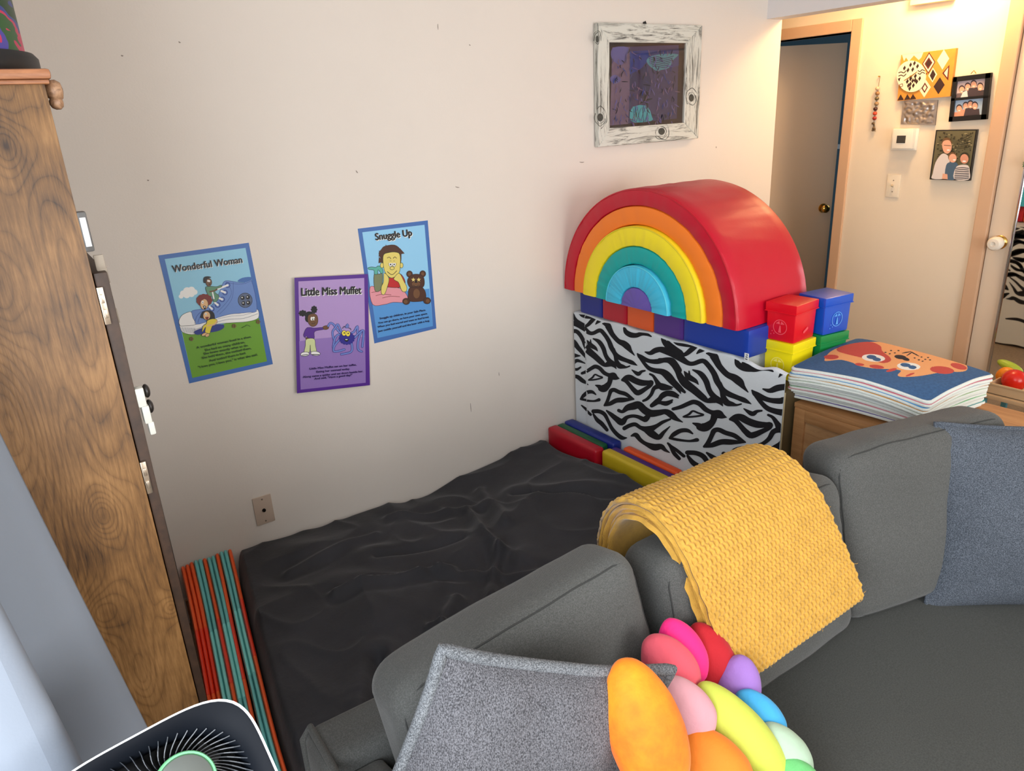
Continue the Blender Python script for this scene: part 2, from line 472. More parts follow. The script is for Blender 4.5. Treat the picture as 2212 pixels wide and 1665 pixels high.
# ------------------------------------------------------------------ wall A: posters
up = V((0, 0, 1))
def outl(bm, pts, mp, mi, w, closed=True, n=4):
    stroke(bm, [(p[0], p[1], w) for p in pts], mp, mi, n, closed)
PC = {}
def pm(name, c, r=.45):
    return mat('print_' + name, c, r)
class Art:
    """flat printed layers stacked a hair apart on one plane"""
    def __init__(s, proj, base, sign=-1, step=.00004):
        s.bm = nb(); s.mats = []; s.proj = proj; s.base = base; s.sign = sign; s.step = step; s.k = 0
    def m(s, name, c=None):
        mt = pm(name, c) if c is not None else MATS['print_' + name]
        if mt not in s.mats: s.mats.append(mt)
        return s.mats.index(mt)
    def mp(s):
        s.k += 1; d = s.base + s.sign * s.step * s.k
        return lambda x, y: s.proj(x, y, d)
    def poly(s, pts, mi, sm=0): flat(s.bm, pts, s.mp(), mi, sm)
    def disc(s, cx, cy, rx, ry, mi, rot=0): disc(s.bm, cx, cy, rx, ry, s.mp(), mi, 20, rot)
    def line(s, pts, w, mi, closed=False, n=4): stroke(s.bm, [(p[0], p[1], p[2] if len(p) > 2 else w) for p in pts], s.mp(), mi, n, closed)
    def opoly(s, pts, mi, k, w=5, sm=4):
        s.poly(pts, mi, sm); outl(s.bm, pts, s.mp(), k, w)
    def odisc(s, cx, cy, rx, ry, mi, k, w=4, rot=0):
        s.disc(cx, cy, rx + w / 2, ry + w / 2, k, rot); s.disc(cx, cy, rx - w / 2, ry - w / 2, mi, rot)
    def text(s, body, a, b, mi, bold=.0, hs=1.0):
        if not bold:
            m = s.mp(); text_into(s.bm, body, m(*a), m(*b), UPV[0], mi, 0, hs); return
        for dx, dy in ((-bold, 0), (bold, 0), (0, -bold * .7), (0, bold * .7), (0, 0)):
            m = s.mp(); text_into(s.bm, body, m(a[0] + dx, a[1] + dy), m(b[0] + dx, b[1] + dy), UPV[0], mi, 0, hs)
UPV = [up]
for nm, c in dict(black=(12, 12, 18), white=(238, 238, 235), blue=(62, 108, 178), sky=(142, 200, 226), green=(104, 158, 36), shoe=(104, 138, 200), navy=(30, 48, 130), grey=(88, 102, 130),
                  dred=(120, 36, 26), skin=(222, 180, 130), brown=(110, 74, 44), dbrown=(74, 40, 24), shirtg=(92, 142, 110), yellow=(226, 206, 60), olive=(30, 66, 24), purple=(84, 36, 142), lilac=(176, 146, 202), lilac2=(146, 116, 186),
                  sky2=(146, 205, 240), mid=(84, 150, 214), pink=(226, 150, 160), red=(190, 30, 36), skiny=(226, 208, 110), tealp=(90, 176, 160), khaki=(120, 128, 92), spider=(42, 36, 140), leg=(112, 132, 204), pants=(206, 214, 158), eye=(240, 222, 80), dtext=(28, 44, 84), ptext=(52, 30, 92), star=(224, 204, 120)).items(): pm(nm, c)
paperm = mat('paper_edge', (230, 230, 230), .6)
def sheet(parent, corners, thick=.0014):
    b = nb(); a = [V(c) for c in corners]; f = [b.verts.new(c) for c in a]; g = [b.verts.new(V((c.x, WY - .0002, c.z))) for c in a]
    b.faces.new(f); b.faces.new(g[::-1])
    for i in range(4): b.faces.new((f[i], g[i], g[(i + 1) % 4], f[(i + 1) % 4]))
    obj('paper_sheet', b, paperm, parent, smooth=False)

# -- Wonderful Woman
def proj6(x, y, d): return PY(340 + x * .186246, 520 + y * .186186, d)
def proj7(x, y, d): return PY(620 + x * .234209, 470 + y * .234234, d)
def poster(label, proj, quad, base):
    t = thing('poster', label, 'poster', (proj(*quad[0], WY).x, WY, proj(*quad[2], WY).z))
    A = Art(proj, base); sheet(t, [proj(*q, base) for q in quad]); return t, A
t, A = poster('blue-bordered poster titled Wonderful Woman showing a giant shoe on grass', proj6, [(10, 170), (1060, 22), (1340, 1430), (370, 1655)], WY - .0016)
m = A.m
A.poly([(10, 170), (1060, 22), (1340, 1430), (370, 1655)], m('blue'))
A.poly([(85, 212), (1022, 82), (1272, 1398), (405, 1592)], m('sky'))
A.poly([(285, 1060), (430, 1080), (600, 1010), (800, 955), (1000, 945), (1178, 895), (1272, 1398), (405, 1592)], m('green'))
for (x, y, r) in ((300, 610, 38), (345, 580, 46), (395, 570, 42), (430, 595, 36), (275, 645, 28), (340, 630, 40), (395, 620, 36)): A.disc(x, y, r, r * .9, m('white'))
A.opoly([(250, 930), (265, 1010), (300, 1065), (430, 1085), (560, 1015), (700, 965), (900, 948), (1060, 935), (1172, 892), (1152, 790), (1000, 835), (850, 850), (700, 890), (500, 955), (300, 985)], m('white'), m('black'), 4)
A.line([(420, 1035), (600, 975), (800, 915), (1000, 900), (1165, 845)], 4, m('grey')); A.line([(700, 905), (850, 875), (1000, 862), (1158, 815)], 3, m('grey'))
for k in range(14): A.line([(280 + k * 12, 1005 + k * .5), (290 + k * 12, 1060 + k * 1.2)], 3, m('grey'))
A.opoly([(390, 825), (520, 790), (640, 740), (720, 600), (755, 505), (790, 465), (870, 470), (1000, 488), (1085, 445), (1155, 790), (1050, 830), (850, 850), (700, 890), (440, 970)], m('shoe'), m('navy'), 4)
A.poly([(930, 470), (985, 430), (1080, 420), (1088, 452), (1010, 482)], m('blue'), 3)
A.line([(795, 480), (850, 560), (850, 640), (780, 740), (690, 830)], 3, m('navy')); A.line([(880, 480), (880, 580), (860, 680), (790, 780), (720, 850)], 3, m('navy'))
A.line([(800, 480), (900, 500), (1000, 500), (1085, 465)], 3, m('navy'))
A.opoly([(250, 930), (280, 870), (330, 838), (390, 825), (410, 890), (440, 970), (300, 988), (262, 980)], m('white'), m('black'), 4)
A.line([(430, 960), (455, 880), (500, 830), (560, 810)], 4, m('navy')); A.line([(470, 950), (490, 890), (530, 850)], 4, m('navy'))
A.odisc(1018, 690, 82, 84, m('grey'), m('black'), 6)
for (x, y) in ((988, 662), (1050, 655), (1000, 725), (1055, 718)): A.odisc(x, y, 25, 26, m('black'), m('grey'), 3); A.disc(x - 6, y - 4, 8, 7, m('white'))
A.line([(1018, 612), (1020, 770)], 9, m('grey')); A.line([(940, 692), (1098, 686)], 9, m('grey'))
for (x, y, x2, y2) in ((815, 515, 690, 562), (785, 600, 742, 582), (752, 680, 712, 664), (700, 745, 668, 718), (632, 790, 606, 766)):
    A.odisc(x, y, 26, 26, m('shoe'), m('navy'), 9); A.line([(x2, y2), (x, y)], 22, m('white'))
# person pulling the lace
A.opoly([(560, 540), (610, 528), (690, 532), (740, 515), (745, 535), (680, 560), (670, 600), (715, 640), (690, 700), (650, 705), (640, 650), (600, 640), (575, 600)], m('shirtg'), m('black'), 4)
A.odisc(597, 482, 34, 46, m('brown'), m('black'), 4); A.poly([(535, 480), (540, 425), (590, 412), (625, 425), (570, 445), (560, 490)], m('black'), 3)
A.disc(588, 465, 10, 13, m('white')); A.disc(604, 468, 9, 12, m('white')); A.disc(605, 505, 9, 7, m('black'))
A.line([(610, 590), (660, 580), (690, 565)], 16, m('brown')); A.line([(640, 600), (655, 670)], 16, m('white'))
# red-haired figure
for k in range(11):
    a = k * .571; A.disc(545 + 62 * math.cos(a), 690 + 45 * math.sin(a), 32, 30, m('dred'))
A.odisc(543, 735, 46, 62, m('skin'), m('black'), 4); A.poly([(490, 690), (520, 640), (590, 640), (610, 700), (560, 670), (520, 690)], m('dred'), 3)
A.disc(525, 712, 14, 18, m('white')); A.disc(527, 714, 5, 6, m('black')); A.poly([(530, 755), (565, 760), (555, 800), (540, 790)], m('black'), 3); A.disc(548, 768, 9, 6, m('white'))
# seated figure in yellow
A.poly([(430, 1050), (560, 1000), (700, 970), (770, 975), (765, 1015), (690, 1050), (560, 1070), (460, 1090)], m('navy'), 3)
A.poly([(500, 890), (520, 830), (580, 805), (650, 830), (668, 900), (660, 965), (600, 940), (530, 900)], m('black'), 4)
A.odisc(572, 868, 42, 50, m('skin'), m('black'), 4); A.disc(562, 850, 12, 14, m('white')); A.disc(562, 852, 5, 5, m('black')); A.poly([(555, 888), (595, 882), (585, 912), (565, 910)], m('dred'), 3)
A.opoly([(580, 925), (640, 905), (690, 915), (690, 955), (640, 985), (615, 1050), (605, 1075), (555, 1060), (560, 1000), (520, 1060), (530, 990), (570, 960)], m('yellow'), m('black'), 4)
A.line([(690, 930), (660, 970), (580, 985)], 16, m('skin')); A.odisc(545, 1085, 34, 16, m('skin'), m('black'), 4, -.4); A.odisc(580, 1095, 26, 18, m('skin'), m('black'), 4, -.5)
for (x, y) in ((395, 1138), (890, 988), (1170, 940)):
    for k in range(5): A.disc(x + 16 * math.cos(k * 1.26), y + 16 * math.sin(k * 1.26), 10, 9, m('brown'))
A.line([(980, 1010), (1020, 990), (1040, 978), (1075, 992)], 5, m('olive'))
A.text('Wonderful Woman', (188, 370), (992, 258), m('white'), 4, 1.1); A.text('Wonderful Woman', (182, 364), (986, 252), m('black'), 4, 1.1)
for s, a_, b_ in (('A wonderful woman lived in a shoe.', (458, 1252), (1092, 1122)), ('She had so many children,', (555, 1282), (1018, 1186)), ('She knew exactly what to do.', (540, 1324), (1056, 1222)),
                  ('She held them, she rocked them,', (520, 1372), (1090, 1256)), ('And tucked them in bed.', (606, 1404), (1030, 1312)), ('"I love you, I love you," is what she said.', (478, 1480), (1166, 1330))):
    A.text(s, a_, b_, m('olive'), 1.5, .84)
obj('printed_picture', A.bm, A.mats, t, smooth=False)

# -- Snuggle Up (under the Muffet poster's corner)
t, A = poster('blue-bordered poster titled Snuggle Up showing a boy beside a teddy bear', proj7, [(652, 102), (1298, 25), (1378, 1022), (806, 1160)], WY - .0016)
m = A.m
A.poly([(652, 102), (1298, 25), (1378, 1022), (806, 1160)], m('blue'))
A.poly([(694, 135), (1268, 66), (1346, 1000), (834, 1110)], m('sky2'))
A.poly([(768, 640), (1000, 690), (1312, 655), (1346, 1000), (834, 1110)], m('mid'))
A.opoly([(766, 640), (860, 650), (960, 640), (1060, 660), (1115, 740), (1080, 780), (980, 780), (900, 800), (790, 800)], m('pink'), m('dred'), 4)
A.line([(820, 720), (880, 705), (960, 712)], 4, m('dred')); A.line([(880, 740), (960, 725), (1040, 730)], 4, m('dred')); A.line([(780, 690), (840, 680)], 4, m('dred'))
A.opoly([(803, 525), (850, 520), (880, 515), (880, 600), (860, 670), (810, 670)], m('khaki'), m('black'), 4)
A.opoly([(748, 462), (780, 455), (820, 458), (840, 445), (870, 455), (888, 500), (870, 515), (840, 480), (835, 520), (806, 520), (800, 485), (755, 478)], m('tealp'), m('black'), 4)
A.opoly([(905, 545), (960, 555), (1040, 515), (1090, 590), (1060, 640), (935, 640), (895, 600)], m('red'), m('black'), 4)
A.poly([(845, 330), (870, 290), (900, 262), (990, 250), (1045, 290), (1055, 350), (1035, 440), (895, 440), (865, 380)], m('dbrown'), 3)
for (x, y) in ((910, 248), (970, 248), (850, 300), (848, 360), (1040, 280)): A.poly([(x, y), (x + 45, y + 50), (x - 5, y + 60)], m('dbrown'))
A.odisc(876, 440, 16, 24, m('skiny'), m('olive'), 4); A.odisc(1056, 440, 15, 24, m('skiny'), m('olive'), 4)
A.opoly([(890, 345), (940, 322), (1000, 318), (1040, 340), (1045, 430), (1035, 505), (990, 548), (950, 552), (905, 505), (888, 430)], m('skiny'), m('olive'), 4)
A.opoly([(895, 510), (940, 560), (925, 640), (900, 705), (872, 700), (870, 640), (890, 590)], m('skiny'), m('olive'), 4)
A.opoly([(985, 560), (1035, 512), (1080, 590), (1105, 640), (1098, 680), (1060, 675), (1030, 600), (1000, 580)], m('skiny'), m('olive'), 4)
for x in (955, 988): A.odisc(x, 425, 17, 27, m('white'), m('black'), 3); A.disc(x, 432, 6, 8, m('black')); A.poly([(x - 17, 418), (x + 17, 418), (x + 12, 402), (x - 12, 402)], m('skiny'), 3)
A.line([(925, 372), (945, 364), (958, 380)], 5, m('dbrown')); A.line([(980, 375), (995, 362), (1010, 374)], 5, m('dbrown'))
A.odisc(970, 466, 20, 15, m('skiny'), m('olive'), 4); A.line([(925, 498), (970, 526), (1012, 490)], 5, m('black'))
for x, y in ((1130, 520), (1252, 518)): A.odisc(x, y, 28, 30, m('dbrown'), m('black'), 3); A.disc(x, y, 14, 16, m('brown'))
A.opoly([(1110, 580), (1140, 535), (1190, 520), (1250, 535), (1268, 590), (1255, 640), (1190, 665), (1130, 640)], m('dbrown'), m('black'), 3)
A.opoly([(1130, 650), (1190, 640), (1250, 645), (1280, 700), (1270, 760), (1190, 775), (1125, 765), (1118, 700)], m('dbrown'), m('black'), 3)
A.disc(1195, 700, 30, 44, m('brown')); A.disc(1190, 612, 38, 24, m('brown')); A.disc(1190, 592, 13, 10, m('black')); A.line([(1165, 622), (1190, 636), (1215, 620)], 4, m('black'))
for x in (1165, 1215): A.poly([(x + (22 if k % 2 == 0 else 9) * math.sin(k * .628), 572 - (22 if k % 2 == 0 else 9) * math.cos(k * .628)) for k in range(10)], m('star'))
A.odisc(1100, 772, 34, 30, m('dbrown'), m('black'), 3); A.odisc(1292, 766, 34, 30, m('dbrown'), m('black'), 3); A.disc(1095, 775, 18, 18, m('brown')); A.disc(1298, 768, 18, 18, m('brown'))
A.text('Snuggle Up', (823, 214), (1158, 172), m('white'), 4, 1.05); A.text('Snuggle Up', (818, 208), (1153, 166), m('black'), 4, 1.05)
for s, a_, b_ in (('Snuggle up children, in your Safe Place.', (856, 938), (1280, 858)), ('You can go there, to have your own space.', (842, 980), (1296, 890)), ('When you feel scared and want to feel loved,', (836, 1016), (1310, 922)), ('Just cuddle yourself and the bear with a hug.', (842, 1056), (1316, 956))):
    A.text(s, a_, b_, m('dtext'), 1.4, .80)
obj('printed_picture', A.bm, A.mats, t, smooth=False)

# -- Little Miss Muffet
MZ = WY - .020
t = thing('poster', 'purple-bordered poster titled Little Miss Muffet showing a girl and a blue spider', 'poster', (.79, WY, .72))
A = Art(proj7, WY - .022); quad = [(68, 555), (745, 520), (765, 1545), (92, 1620)]
b = nb(); tri = quad
f = [b.verts.new(proj7(*q, WY - .0215)) for q in quad]; g = [b.verts.new(proj7(*q, WY - .0205)) for q in quad]
b.faces.new(f); b.faces.new(g[::-1])
for i in range(4): b.faces.new((f[i], g[i], g[(i + 1) % 4], f[(i + 1) % 4]))
for q in ((110, 600), (700, 570), (720, 1490), (120, 1560)):   # tape lumps holding it off the wall
    c = proj7(*q, WY - .01); box(b, c.x - .006, c.x + .006, WY - .0206, WY, c.z - .006, c.z + .006)
obj('paper_sheet', b, paperm, t, smooth=False)
m = A.m; UPV[0] = (proj7(68, 555, WY) - proj7(92, 1620, WY)).normalized()
A.poly(quad, m('purple')); A.poly([(105, 588), (712, 556), (726, 1522), (126, 1586)], m('lilac'))
A.poly([(112, 1140), (250, 1118), (400, 1105), (560, 1090), (718, 1100), (726, 1522), (126, 1586)], m('lilac2'))
for (x, y, rx, ry) in ((145, 882, 34, 26), (250, 848, 26, 32), (205, 900, 42, 36), (195, 930, 30, 36)):
    A.disc(x, y, rx, ry, m('black'))
for k in range(8): A.disc(145 + 30 * math.cos(k * .785), 882 + 22 * math.sin(k * .785), 10, 9, m('black')); A.disc(250 + 22 * math.cos(k * .785), 848 + 28 * math.sin(k * .785), 9, 9, m('black'))
A.opoly([(198, 900), (240, 885), (275, 900), (286, 950), (272, 990), (235, 1005), (205, 985), (190, 945)], m('brown'), m('black'), 3)
A.disc(228, 932, 11, 17, m('white')); A.disc(246, 930, 11, 17, m('white')); A.disc(236, 936, 5, 7, m('black')); A.disc(252, 934, 4, 6, m('black')); A.line([(228, 975), (245, 978), (258, 968)], 4, m('black')); A.disc(208, 932, 7, 12, m('brown'))
A.opoly([(178, 1020), (215, 1012), (250, 1018), (330, 1012), (340, 1030), (256, 1050), (250, 1115), (195, 1118), (180, 1090), (165, 1105), (152, 1080)], m('purple'), m('black'), 3)
A.opoly([(330, 1008), (360, 995), (385, 1005), (378, 1026), (345, 1032)], m('brown'), m('black'), 3); A.opoly([(175, 1105), (215, 1115), (225, 1130), (200, 1140), (178, 1125)], m('brown'), m('black'), 3)
A.opoly([(178, 1122), (250, 1118), (262, 1180), (270, 1238), (222, 1240), (214, 1170), (206, 1240), (160, 1244), (170, 1180)], m('pants'), m('black'), 3)
A.odisc(165, 1258, 40, 20, m('white'), m('black'), 4, -.1); A.odisc(262, 1252, 44, 20, m('white'), m('black'), 4, .1); A.line([(140, 1268), (190, 1262)], 6, m('black')); A.line([(235, 1262), (295, 1262)], 6, m('black'))
for leg in ([(380, 1000), (400, 972), (430, 985), (455, 1020), (490, 1062)], [(440, 1150), (420, 1060), (450, 1010), (470, 985), (500, 1050)], [(425, 1196), (440, 1120), (470, 1080), (500, 1090)], [(530, 1215), (470, 1232), (430, 1230), (440, 1180), (480, 1130)],
            [(500, 1260), (590, 1238), (600, 1180), (585, 1130)], [(690, 1235), (655, 1210), (660, 1120), (690, 1040), (640, 1090), (610, 1100)], [(695, 1190), (705, 1100), (705, 1040), (670, 1060), (620, 1110)], [(650, 1060), (650, 1000), (620, 1050), (600, 1060)], [(560, 1010), (560, 985), (545, 1010)]):
    A.line([(p[0], p[1], 20) for p in leg], 20, m('navy')); A.line([(p[0], p[1], 13) for p in leg], 13, m('leg'))
for k in range(16): A.disc(552 + 62 * math.cos(k * .393), 1112 + 50 * math.sin(k * .393), 12, 12, m('spider'))
A.disc(552, 1112, 66, 54, m('spider'))
for x, y in ((526, 1065), (562, 1070)): A.odisc(x, y, 21, 25, m('eye'), m('black'), 3); A.disc(x + 2, y - 2, 6, 7, m('black'))
A.poly([(528, 1118), (570, 1120), (558, 1142), (538, 1140)], m('black'), 3); A.disc(548, 1124, 12, 4, m('white')); A.line([(512, 1022), (528, 1002), (538, 1012)], 5, m('black')); A.line([(570, 1018), (585, 1022), (590, 1036)], 5, m('black'))
A.text('Little Miss Muffet', (140, 726), (690, 706), m('white'), 4, 1.2); A.text('Little Miss Muffet', (134, 720), (684, 700), m('black'), 4, 1.2)
for s, a_, b_ in (('Little Miss Muffet sat on her tuffet,', (210, 1402), (640, 1364)), ('Eating her oatmeal today.', (272, 1430), (580, 1402)), ('Along came a spider and sat down beside her.', (148, 1478), (702, 1424)), ('And said, "Have a good day!"', (254, 1494), (602, 1458))):
    A.text(s, a_, b_, m('ptext'), 1.4, .82)
UPV[0] = up
obj('printed_picture', A.bm, A.mats, t, smooth=False)

# ------------------------------------------------------------------ cable plate
t = thing('wall_plate', 'beige cable outlet plate low on the wall above the dark mattress', 'outlet', (.57, WY, .28))
pl = mat('beige_plastic', (196, 176, 158), .4)
cx, cz = .570, .340
obj('plate', B(cx - .035, cx + .035, WY - .006, WY, cz - .058, cz + .058, .003), pl, t)
b = nb(); lathe(b, [(.007, -.006), (.007, -.009), (.0045, -.0095), (.0045, -.014), (.001, -.014)], V((cx, WY, cz)), 'Y', 16); obj('cable_socket', b, mat('dark_metal', (45, 40, 38), .4, .8), t)
for s in (-1, 1):
    b = nb(); lathe(b, [(.0035, -.006), (.003, -.0072), (.001, -.0074)], V((cx, WY, cz + s * .046)), 'Y', 12); obj('screw', b, mat('screw_metal', (150, 135, 120), .4, .5), t)

# ------------------------------------------------------------------ framed picture with whitewashed frame
def whitewash():
    m = mat('whitewashed_wood', (222, 222, 212), .75)
    nt = m.node_tree; bs = nt.nodes['Principled BSDF']; geo = nt.nodes.new('ShaderNodeNewGeometry')
    mp = nt.nodes.new('ShaderNodeMapping'); nt.links.new(geo.outputs['Position'], mp.inputs['Vector']); mp.inputs['Scale'].default_value = (22, 22, 22)
    return m
def wood_dir(name, axis, light, dark, sc=22, stretch=.12, lo=.50, hi=.60, bump=.3, rough=.75, warp=1.6):
    m = mat(name, light, rough); nt = m.node_tree; bs = nt.nodes['Principled BSDF']; geo = nt.nodes.new('ShaderNodeNewGeometry')
    mp = nt.nodes.new('ShaderNodeMapping'); nt.links.new(geo.outputs['Position'], mp.inputs['Vector'])
    s = [sc, sc, sc]; s['XYZ'.index(axis)] = sc * stretch; mp.inputs['Scale'].default_value = s
    n = N(nt, 'ShaderNodeTexNoise', Scale=1.6, Detail=8.0, Roughness=.68, Distortion=warp); nt.links.new(mp.outputs[0], n.inputs['Vector'])
    mr = nt.nodes.new('ShaderNodeMapRange'); mr.inputs[1].default_value = lo; mr.inputs[2].default_value = hi
    nt.links.new(n.outputs['Fac'], mr.inputs[0]); mx = N(nt, 'ShaderNodeMix', data_type='RGBA')
    mx.inputs[6].default_value = lin(light); mx.inputs[7].default_value = lin(dark); nt.links.new(mr.outputs[0], mx.inputs[0]); nt.links.new(mx.outputs[2], bs.inputs['Base Color'])
    bp = N(nt, 'ShaderNodeBump', Strength=bump, Distance=.002); nt.links.new(n.outputs['Fac'], bp.inputs['Height']); nt.links.new(bp.outputs[0], bs.inputs['Normal'])
    return m
wwx = wood_dir('whitewash_x', 'X', (212, 212, 202), (84, 82, 76), 30, .10, .49, .64)
wwz = wood_dir('whitewash_z', 'Z', (212, 212, 202), (84, 82, 76), 30, .10, .49, .64)
knotm = mat('wood_knot', (70, 70, 64), .8, var=.3, varscale=200)
FX0, FX1, FZ0, FZ1 = 2.236, 2.872, 1.546, 2.040; IX0, IX1, IZ0, IZ1 = 2.303, 2.770, 1.622, 1.965
t = thing('picture_frame', 'whitewashed knotty wood frame holding a dark blue abstract picture', 'picture', (2.55, WY, FZ0))
def mitre(name, quad, m):
    b = nb()
    f = [b.verts.new(V((x, WY - .03, z))) for x, z in quad]; g = [b.verts.new(V((x, WY - .004, z))) for x, z in quad]
    b.faces.new(f); b.faces.new(g[::-1])
    for i in range(4): b.faces.new((f[i], g[i], g[(i + 1) % 4], f[(i + 1) % 4]))
    bmesh.ops.bevel(b, geom=b.edges[:], offset=.0025, segments=1, affect='EDGES')
    return obj(name, b, m, t, smooth=False)
r1 = mitre('frame_rail', [(FX0, FZ1), (FX1, FZ1), (IX1, IZ1), (IX0, IZ1)], wwx)
r2 = mitre('frame_rail', [(FX0, FZ0), (FX1, FZ0), (IX1, IZ0), (IX0, IZ0)], wwx)
r3 = mitre('frame_rail', [(FX0, FZ0), (IX0, IZ0), (IX0, IZ1), (FX0, FZ1)], wwz)
r4 = mitre('frame_rail', [(FX1, FZ0), (IX1, IZ0), (IX1, IZ1), (FX1, FZ1)], wwz)
pj4 = lambda x, y, d: PY(1180 + x * .25222, y * .25225, d)
b = nb()
def knot(x, y, rx, ry, par):
    b = nb(); mp_ = lambda a, c: pj4(a, c, WY - .0308)
    disc(b, x, y, rx, ry, mp_); 
    for k in (1.35, 1.8, 2.3):
        a0 = random.uniform(0, 6); stroke(b, [(x + rx * k * math.cos(a) * random.uniform(.9, 1.1), y + ry * k * math.sin(a) * random.uniform(.95, 1.25), random.uniform(1, 6)) for a in [a0 + i * .5 for i in range(8)]], mp_, 0, 3)
    obj('knot', b, knotm, par, smooth=False)
knot(437, 335, 14, 30, r3); knot(462, 1005, 26, 34, r3); knot(1243, 838, 22, 32, r4); knot(988, 1125, 28, 30, r2)
obj('mat_board', B(IX0 - .005, IX1 + .005, WY - .016, WY - .006, IZ0 - .005, IZ1 + .005), mat('dark_brown_board', (44, 26, 22), .5), t, smooth=False)
A = Art(pj4, WY - .0165)
for nm, c in dict(art1=(40, 44, 84), art2=(98, 92, 150), art3=(62, 56, 92), art4=(28, 54, 130), art5=(78, 136, 150), art6=(70, 160, 170), art7=(14, 16, 34), art8=(112, 88, 112), art9=(56, 60, 112), art10=(90, 80, 140)).items(): pm(nm, c)
m = A.m
A.poly([(565, 405), (1135, 385), (1118, 1015), (545, 1075)], m('art3'))
A.poly([(565, 405), (715, 400), (715, 770), (700, 1060), (545, 1075)], m('art8'))
A.poly([(570, 410), (700, 405), (690, 480), (640, 560), (560, 500)], m('art2'), 3); A.poly([(550, 660), (600, 640), (640, 680), (600, 715), (555, 700)], m('art2'), 3)
A.poly([(715, 440), (880, 430), (870, 520), (800, 600), (715, 640)], m('art4')); A.poly([(880, 430), (1135, 430), (1135, 560), (1000, 600), (900, 560)], m('art9'))
A.poly([(715, 640), (860, 560), (900, 700), (880, 780), (715, 770)], m('art1')); A.poly([(900, 600), (1130, 580), (1125, 760), (920, 790)], m('art3'))
A.poly([(858, 520), (900, 480), (1000, 462), (1130, 465), (1090, 510), (1050, 580), (980, 600), (950, 610), (890, 570)], m('art5'), 3)
for k in range(6): A.line([(880 + k * 6, 500 + k * 14), (950, 486 + k * 16), (1010, 500 + k * 16), (1090 - k * 10, 480 + k * 18)], 6, m('art1'))
A.poly([(740, 915), (860, 905), (905, 1000), (900, 1035), (760, 1050), (715, 1010)], m('art6'), 2)
for k in range(4): A.line([(740 + k * 40, 920), (760 + k * 38, 1040)], 4, m('art1')); A.line([(780 + k * 30, 930), (730 + k * 40, 1040)], 4, m('art1'))
A.line([(860, 790, 20), (845, 850, 24), (865, 900, 16), (860, 930, 8)], 10, m('art7')); A.line([(800, 885, 8), (850, 860, 18), (905, 845, 8)], 10, m('art7'))
random.seed(8)
for k in range(210):
    x, y = random.uniform(560, 1110), random.uniform(420, 1050); d = random.uniform(20, 60); a = random.uniform(1.1, 2.0) if random.random() < .8 else random.uniform(0, 1)
    A.line([(x, y, 4), (x + d * math.cos(a) * .5 + random.uniform(-8, 8), y + d * math.sin(a) * .5, 8), (x + d * math.cos(a), y + d * math.sin(a), 4)], 3, m(random.choice(['art7', 'art2', 'art9', 'art7', 'art8', 'art10', 'art4', 'art1'])), n=3)
obj('picture', A.bm, A.mats, t, smooth=False)
gl = mat('picture_glass', (255, 255, 255), .02, trans=1, spec=.5); gl.node_tree.nodes['Principled BSDF'].inputs['IOR'].default_value = 1.3
obj('glass', B(IX0 - .004, IX1 + .004, WY - .0245, WY - .0238, IZ0 - .004, IZ1 + .004), gl, t, smooth=False)
b = nb(); c = PY(1394, 53, WY - .01); tube(b, [c + V((-.012, 0, -.012)), c + V((0, 0, .012)), c + V((.012, 0, -.012))], .003, 8); lathe(b, [(.006, -.004), (.007, .004), (.001, .006)], c + V((0, .004, .006)), 'Y', 12)
obj('hanger', b, mat('black_metal', (24, 22, 22), .5), t, label='small black hook on top of the frame')

# ------------------------------------------------------------------ hall wall hangings
pj5 = lambda x, y, d: PX(1640 + x * .28831, y * .28829, d)
clk = thing('painted_clock', 'ochre painted board clock with white round face and black diamond pattern', 'clock', (XH, 2.14, 1.66))
b = nb(); q = [(1064, 412), (1476, 360), (1430, 722), (1034, 757)]
def board(q, x_front, x_back, bev=.002, pj=pj5):
    b = nb(); f = [b.verts.new(pj(*p, x_front)) for p in q]; g = [b.verts.new(V((x_back, v.co.y, v.co.z))) for v in f]
    b.faces.new(f); b.faces.new(g[::-1])
    for i in range(4): b.faces.new((f[i], g[i], g[(i + 1) % 4], f[(i + 1) % 4]))
    return b
obj('board', board(q, XH - .02, XH), mat('ochre_paint', (206, 140, 54), .6, var=.05, varscale=30), clk, smooth=False)
A = Art(pj5, XH - .0202); pm('cream', (236, 222, 190)); pm('darkbr', (52, 30, 26)); pm('maroon', (96, 30, 26)); m = A.m
def dia(cx, cy, w, h, c, sk=0): A.poly([(cx + sk, cy - h), (cx + w, cy - h * .1), (cx - sk, cy + h), (cx - w, cy + h * .1)], c)
A.poly([(1070, 412), (1230, 392), (1215, 430), (1195, 450), (1160, 415), (1120, 460), (1100, 430), (1085, 458)], m('cream'))
dia(1270, 472, 50, 82, m('maroon'), 3); dia(1270, 472, 42, 68, m('cream'), 3); dia(1268, 474, 30, 46, m('maroon'), 3); dia(1268, 474, 20, 30, m('darkbr'), 2)
dia(1378, 446, 46, 76, m('cream'), 6); dia(1300, 562, 34, 56, m('cream'), 2); dia(1300, 562, 22, 44, m('darkbr'), 2)
A.poly([(1240, 540), (1262, 552), (1250, 560)], m('maroon'))
A.poly([(1426, 485), (1416, 604), (1372, 548)], m('maroon')); A.poly([(1416, 505), (1408, 580), (1384, 548)], m('cream'))
dia(1348, 642, 42, 64, m('darkbr'), 6); dia(1240, 660, 46, 70, m('cream'), 4); dia(1240, 658, 24, 40, m('maroon'), 2); dia(1240, 658, 14, 24, m('cream'), 2)
for k, x in enumerate((1060, 1110, 1152)): A.poly([(x - 24, 752 - k * 3), (x, 706 - k), (x + 24, 748 - k * 4)], m('darkbr'))
obj('painted_pattern', A.bm, A.mats, clk, smooth=False)
b = nb()
c = pj5(1138, 572, XH - .026)
